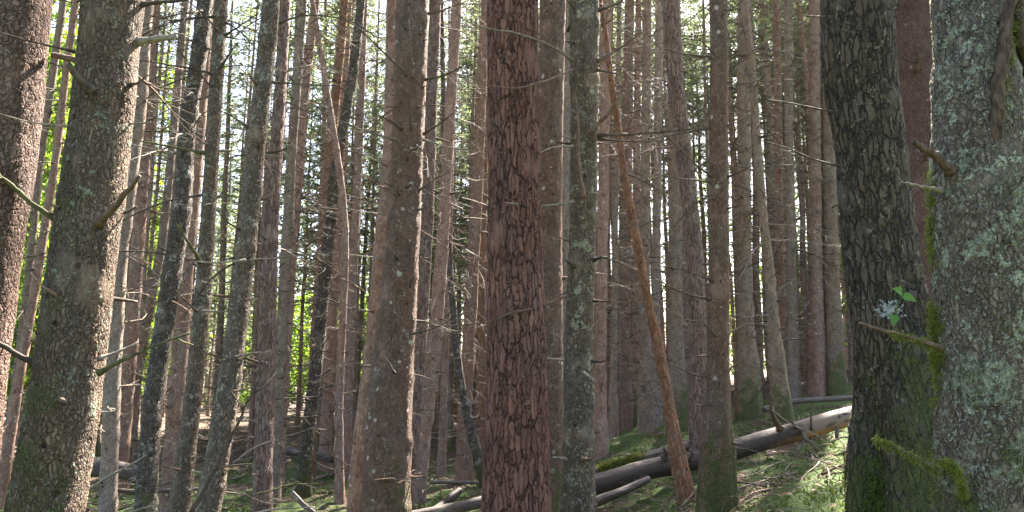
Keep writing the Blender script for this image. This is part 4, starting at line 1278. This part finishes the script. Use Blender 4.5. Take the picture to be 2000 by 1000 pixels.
mlog = log('fallen_log', 'long grey brown fallen log slanting across the mossy slope with an upright broken stub',
           [(1120, 962, 8.15), (1160, 948, 8.2), (1250, 921, 8.35), (1340, 902, 8.5), (1425, 881, 8.6), (1500, 858, 8.7), (1570, 838, 8.8), (1640, 819, 8.85), (1706, 803, 8.9)],
           .100, .106, 'log_weathered', end=True, stubs=(
               ([(1524, 838, 8.62), (1512, 818, 8.56), (1507, 800, 8.54), (1506, 786, 8.54)], .034, .018, 'limb_dark'),
               ([(1585, 838, 8.70), (1584, 815, 8.64), (1587, 796, 8.62), (1594, 780, 8.6)], .013, .006, 'twig_dark'),
               ([(1636, 828, 8.80), (1635, 842, 8.72), (1634, 856, 8.7)], .026, .020, 'log_grey'),
               ([(1556, 836, 8.7), (1548, 826, 8.6), (1545, 822, 8.55)], .018, .008, 'twig_dark'),
               ([(1568, 842, 8.66), (1572, 856, 8.58), (1585, 866, 8.52), (1594, 878, 8.5)], .028, .010, 'log_grey'),
               ([(1570, 848, 8.64), (1568, 868, 8.55), (1558, 885, 8.5), (1546, 905, 8.45)], .016, .006, 'log_grey'),
               ([(1298, 895, 8.36), (1302, 884, 8.3), (1296, 876, 8.28)], .03, .018, 'log_dark'),
               ([(1345, 898, 8.4), (1352, 886, 8.33), (1348, 878, 8.3)], .02, .012, 'log_grey')))
log('fallen_log', 'darker thin mossy log lying behind the long slanting log at its lower end',
    [(1130, 938, 8.9), (1170, 926, 8.95), (1240, 905, 9.05), (1300, 885, 9.15), (1370, 866, 9.3), (1430, 855, 9.4)], .075, .065, 'log_dark', rough=.16)
log('fallen_log', 'short rotten black log piece lying under the long slanting log',
    [(1158, 982, 7.7), (1190, 970, 7.75), (1225, 956, 7.85), (1268, 935, 8.0)], .05, .03, 'log_dark', rough=.3)
log('fallen_log', 'smooth grey log at the foot of the broad dotted trunk, lying towards the central pine',
    [(790, 1012, 6.75), (850, 1000, 6.8), (900, 990, 6.85), (950, 978, 6.9), (990, 970, 6.95)], .045, .05, 'log_grey')
log('fallen_log', 'dark thick log lying on the moss right of the mossy leaning trunk',
    [(150, 905, 12.6), (190, 912, 12.5), (240, 920, 12.4), (300, 935, 12.3)], .15, .12, 'log_dark', rough=.15)
log('fallen_log', 'dark log on brown litter left of the crooked mottled trunk',
    [(520, 872, 18), (560, 880, 17.8), (610, 888, 17.6), (650, 897, 17.4)], .10, .08, 'log_dark', rough=.15)
log('fallen_log', 'long thin log on the slope behind the upright stub and the slanting log',
    [(1490, 800, 13.0), (1545, 785, 13.1), (1610, 780, 13.2), (1700, 776, 13.4)], .045, .04, 'log_grey')
log('fallen_log', 'straight pale pole lying at the foot of the mossy footed brown spruce',
    [(840, 942, 12.2), (880, 942, 12.2), (935, 943, 12.3)], .03, .027, 'log_grey')
log('fallen_log', 'pale log lying across the moss near the ridged grey trunk',
    [(215, 955, 10.6), (260, 960, 10.7), (330, 958, 10.8), (390, 955, 11)], .03, .025, 'log_grey')
log('root_stump', 'dark leaning root stump by the grey log, left of the central pine',
    [(855, 1000, 7.1), (872, 985, 7.15), (885, 970, 7.15), (900, 957, 7.2)], .05, .028, 'log_dark', rough=.35, cat='stump')
log('root_stump', 'pale bleached forked root piece at the foot of the crooked mottled trunk',
    [(570, 962, 9.0), (580, 972, 8.95), (592, 985, 8.9), (615, 1003, 8.85)], .028, .022, 'log_grey', rough=.3, cat='stump')


def stick(label, pix, r0, r1, mat, twigs=3, name='fallen_branch', group=None, lay=False):
    b = at(*pix[0])
    r = root(name, b, label, 'branch', group)
    o = limb(r, b, pix, mat, r0, r1, name='stem', n=6, twigs=twigs, knob=False)
    return r


stick('thin dark forked bare branch slanting up in the foreground, left of centre',
      [(372, 1004, 3.9), (402, 952, 3.92), (430, 898, 3.94), (455, 848, 3.96), (480, 792, 4.0), (502, 750, 4.02), (521, 706, 4.05)], .0125, .004, 'twig_dark', 5)
stick('long thin pale stick rising over the moss right of the mossy leaning trunk',
      [(160, 963, 6.2), (200, 938, 6.2), (240, 916, 6.25), (265, 902, 6.3), (286, 888, 6.3)], .010, .006, 'twig_pale', 2)
stick('long bare stick slanting up in front of the reddish pine and the mottled trunk',
      [(455, 905, 6.8), (500, 873, 6.9), (550, 856, 7.0), (620, 832, 7.1)], .008, .004, 'twig_pale', 2)
stick('pale thin stick low in front of the ridged grey trunk',
      [(250, 1003, 7.5), (290, 990, 7.5), (340, 985, 7.6), (400, 983, 7.7)], .010, .006, 'twig_pale', 3)
stick('pale curved stick lying near the bottom edge below the crooked mottled trunk',
      [(500, 1002, 7.0), (540, 994, 7.0), (580, 992, 7.1), (615, 990, 7.1)], .008, .005, 'twig_pale', 2)
stick('mossy stick lying from the reddish pine towards the crooked mottled trunk',
      [(500, 965, 8.4), (530, 958, 8.4), (560, 948, 8.5), (600, 945, 8.6)], .010, .006, 'twig_mossy', 4)
stick('dark upright twig standing by the root stump left of the central pine',
      [(818, 1000, 6.9), (822, 975, 6.9), (832, 955, 6.95), (845, 935, 7.0)], .012, .006, 'twig_dark', 3)
stick('thin pale bent stick over the slope below the stub of the long log',
      [(1508, 800, 8.45), (1540, 825, 8.4), (1570, 840, 8.38), (1600, 852, 8.4)], .006, .004, 'twig_pale', 1)
stick('pale stick leaning on moss between the orange leaner and the slender straight trunk',
      [(1330, 990, 7.3), (1352, 965, 7.35), (1365, 945, 7.4)], .008, .004, 'twig_pale', 2)
stick('thin dark stick reaching left from under the end of the long log',
      [(1706, 855, 7.9), (1675, 853, 7.9), (1645, 855, 7.95), (1620, 865, 8.0)], .008, .004, 'twig_dark', 2)
# sticks strewn over the floor
rs = random.Random(66)
WH = ['near the foot of %s' % s for s in ('the flaky dark trunk', 'the orange leaner', 'the slender straight trunk', 'the crooked mottled trunk', 'the broad dotted trunk', 'the ridged grey trunk')]


def lying(x, y, a, L, r0, mat, label):
    b = Vector((x, y, gz_detail(x, y) + r0 * .6))
    r = root('fallen_branch', b, label, 'branch', 'dead branches strewn on the forest floor')
    pts = []
    for i in range(5):
        q = Vector((x + math.cos(a) * L * i / 4 + rs.gauss(0, .03), y + math.sin(a) * L * i / 4 + rs.gauss(0, .03), 0))
        q.z = gz_detail(q.x, q.y) + r0 * .7 + abs(rs.gauss(0, .04))
        pts.append(q - b)
    sp = spline(pts, 3)
    mb = MB(); mb.tube(sp, [r0 * (1 - .7 * i / (len(sp) - 1)) for i in range(len(sp))], 5)
    for k in range(4):
        q = sp[rs.randint(3, len(sp) - 1)]
        d = Vector((rs.gauss(0, 1), rs.gauss(0, 1), abs(rs.gauss(.2, .4)))).normalized()
        l = rs.uniform(.1, .35)
        mb.tube([q, q + d * l * .5 + Vector((0, 0, .01)), q + d * l], [r0 * .45, r0 * .35, r0 * .2], 4)
    link('stem', mb.mesh('stem', mat), r)


for i in range(44):
    y = rs.uniform(15, 26); x = rs.uniform(-.52, -.02) * y
    lying(x, y, rs.uniform(0, 6.28), rs.uniform(1.2, 3.2), rs.uniform(.014, .045), rs.choice(['twig_pale', 'twig_dark', 'twig_brown', 'twig_mossy']),
          'dead branch lying on the brown litter bank behind the mossy floor')
for i in range(110):
    if i % 2:
        y = rs.uniform(6.4, 11.5); x = rs.uniform(1.2, 4.8)
        side = 'on the mossy slope at right'
    else:
        y = rs.uniform(9, 17); x = rs.uniform(-.55, -.02) * y
        side = 'on the mossy floor left of the central pine'
    lying(x, y, rs.uniform(0, 6.28), rs.uniform(.4, 1.5), rs.uniform(.006, .016), rs.choice(['twig_pale', 'twig_dark', 'twig_brown', 'twig_pale']),
          'thin dead branch strewn ' + side)

# fine litter: short twigs and dry leaves
mb = MB()
for i in range(5200):
    if rs.random() < .5: y = rs.uniform(5.5, 13); x = rs.uniform(.6, 5.2)
    else: y = rs.uniform(8, 20); x = rs.uniform(-.6, .02) * y
    z = gz_detail(x, y) + .012
    a = rs.uniform(0, 6.28); l = rs.uniform(.05, .22)
    d = Vector((math.cos(a), math.sin(a), rs.gauss(.05, .2)))
    if rs.random() < .75:
        mb.tube([Vector((x, y, z)), Vector((x, y, z)) + d * l * .5 + Vector((0, 0, .01)), Vector((x, y, z)) + d * l], [.004, .0035, .002], 3, cap=False, mat=0 if rs.random() < .55 else 1)
    else:
        w = d.cross(Vector((rs.gauss(0, .5), rs.gauss(0, .5), 1))).normalized() * .02
        q = Vector((x, y, z + .012))
        mb.quad(q, q + d * .025 + w, q + d * .05, q + d * .025 - w, mat=2)
tl = link('twig_litter', mb.mesh('twig_litter', ['twig_pale', 'twig_brown', 'dry_leaf'], False))
tag(tl, 'fine dry twigs and dead leaves scattered over the moss', 'litter', kind='stuff')

# the moss cushion on the thin log and the bright moss at tree feet
mp = []
for i in range(420):
    t = rm.random()
    q = at(1175 + 80 * t + rm.gauss(0, 6), 918 - 24 * t + rm.gauss(0, 3), 8.9 + .15 * t)
    mp.append((q, Vector((0, -.2, .6))))
ms = link('moss_cushion', moss_tuft_mesh(mp, rm, .04, 10, 'moss_bright', 'moss_cushion'))
tag(ms, 'bright green moss draped over the thin log behind the slanting log', 'moss', kind='stuff')
r, b = rG[0], rG[1]
mp = []
for i in range(700):                                           # moss on the foot of the flaky dark trunk
    h = abs(rm.gauss(0, .30)); a = rm.uniform(PI * .80, PI * 1.55)
    c, w = axis_at(rG[2], rG[3], b.z + h)
    d = Vector((math.cos(a), math.sin(a), 0))
    e = math.exp(-h / (.16 + w * .9))
    mp.append((c + d * (w * (1.02 + .62 * e)) - b, d * .8 + Vector((0, 0, -.2))))
o = link('moss', moss_tuft_mesh(mp, rm, .03, 9, 'moss_blades'), r); o['kind'] = 'stuff'; o['label'] = 'green moss on the foot of the trunk'

# ivy shoot and resin patch on the flaky dark trunk
c0 = at(1752, 600, 4.36)
iv = root('ivy_shoot', c0, 'small green ivy shoot with three leaves on the flaky dark trunk', 'plant')
mb = MB(); mb.tube(spline([at(1744, 640, 4.33) - c0, at(1750, 608, 4.30) - c0, at(1762, 580, 4.30) - c0, at(1770, 572, 4.31) - c0], 4), [.0035] * 13, 6)
link('stem', mb.mesh('stem', 'twig_mossy'), iv)
for (x, y, dx, dy) in ((1756, 568, -12, -4), (1772, 580, 16, 8), (1745, 622, -2, 20)):
    p = at(x, y, 4.27) - c0
    d = (at(x + dx, y + dy, 4.25) - at(x, y, 4.27)).normalized()
    w = d.cross(Vector((0, -1, .2))).normalized()
    s = .055
    n = Vector((0, -1, 0))
    mb = MB()
    out = [(-.35, 0), (-.45, .30), (-.1, .52), (.25, .34), (.75, .10), (1.0, 0), (.75, -.10), (.25, -.34), (-.1, -.52), (-.45, -.30)]
    vs = [p + d * (a_ * s) + w * (b_ * s) + n * (abs(b_) * s * .35) for a_, b_ in out]
    i0 = 0
    mb.v = vs + [p + d * (.2 * s) - n * .003]
    for k in range(10):
        mb.f.append((k, (k + 1) % 10, 10)); mb.mi.append(0)
    link('leaf', mb.mesh('leaf', 'ivy_leaf'), iv)
simple('pale_resin', (.22, .23, .22), (.46, .47, .46), 60, bump=.006)
from mathutils.bvhtree import BVHTree
gtrunk = [c_ for c_ in rG[0].children if c_.name.startswith('trunk')][0].data
bvh = BVHTree.FromPolygons([v_.co + rG[1] for v_ in gtrunk.vertices], [tuple(p_.vertices) for p_ in gtrunk.polygons])
mb = MB()
for i in range(150):
    p = at(rm.gauss(1736, 10), rm.gauss(607, 8), 4.4)
    hit = bvh.ray_cast(CAM, (p - CAM).normalized())
    if hit[0] is None: continue
    q = hit[0] + hit[1] * .009
    s_ = rm.uniform(.003, .011)
    d = hit[1].orthogonal().normalized(); d.rotate(Quaternion(hit[1], rm.uniform(0, 6.28))); w2 = hit[1].cross(d)
    k0 = len(mb.v)
    mb.v += [q + d * s_, q + w2 * s_ * .8, q - d * s_, q - w2 * s_ * .8, q + hit[1] * .004]
    for k in range(4): mb.f.append((k0 + k, k0 + (k + 1) % 4, k0 + 4)); mb.mi.append(0)
for v in range(len(mb.v)): mb.v[v] = mb.v[v] - rG[1]
o = link('resin_patch', mb.mesh('resin_patch', 'pale_resin', False), rG[0]); o['label'] = 'pale bluish white crusty resin patch'

# ------------------------------------------------------------------ light
SUN_AZ, SUN_EL = math.radians(26), math.radians(49)
S = Vector((math.sin(SUN_AZ) * math.cos(SUN_EL), math.cos(SUN_AZ) * math.cos(SUN_EL), math.sin(SUN_EL)))
sd = bpy.data.lights.new('sun', 'SUN'); sd.energy = 5.0; sd.angle = math.radians(.5); sd.color = (1, .94, .84)
so = bpy.data.objects.new('sun', sd); COL.objects.link(so)
so.rotation_euler = (-S).to_track_quat('-Z', 'Y').to_euler()
so.location = (0, 0, 60)
w = bpy.data.worlds.new('World'); scene.world = w; w.use_nodes = True
nt = w.node_tree; nt.nodes.clear()
sky = nt.nodes.new('ShaderNodeTexSky'); sky.sky_type = 'NISHITA'; sky.sun_disc = False
sky.sun_elevation = SUN_EL; sky.sun_rotation = SUN_AZ
sky.air_density = 1.0; sky.dust_density = 3.0; sky.ozone_density = .7
bg = nt.nodes.new('ShaderNodeBackground'); bg.inputs[1].default_value = .058
wo = nt.nodes.new('ShaderNodeOutputWorld')
nt.links.new(sky.outputs[0], bg.inputs[0]); nt.links.new(bg.outputs[0], wo.inputs[0])
scene.view_settings.view_transform = 'Standard'
scene.view_settings.look = 'None'
scene.view_settings.exposure = 3.45
scene.view_settings.gamma = 1
scene.cycles.max_bounces = 5
scene.cycles.diffuse_bounces = 3
scene.cycles.transparent_max_bounces = 4
scene.cycles.caustics_reflective = False
scene.cycles.caustics_refractive = False

# ------------------------------------------------------------------ thin haze added to soften and lift the background
HAZE = 0.0001
if HAZE:
    mb = MB()
    x0, x1, y0, y1, z0, z1 = -390, 390, -50, 690, -6, 40
    c = [Vector((x, y, z)) for z in (z0, z1) for y in (y0, y1) for x in (x0, x1)]
    mb.v = c
    for f in ((0, 2, 3, 1), (4, 5, 7, 6), (0, 1, 5, 4), (2, 6, 7, 3), (0, 4, 6, 2), (1, 3, 7, 5)):
        mb.f.append(f); mb.mi.append(0)
    t = NT('added_haze')
    v = t.n('ShaderNodeVolumePrincipled')
    v.inputs['Color'].default_value = (.93, .97, .95, 1); v.inputs['Density'].default_value = HAZE; v.inputs['Anisotropy'].default_value = .35
    t.link(v.outputs[0], t.out.inputs['Volume'])
    M['added_haze'] = t.m
    hz = link('haze', mb.mesh('haze', 'added_haze', False))
    hz['kind'] = 'stuff'; hz['label'] = 'thin haze added to soften the background'
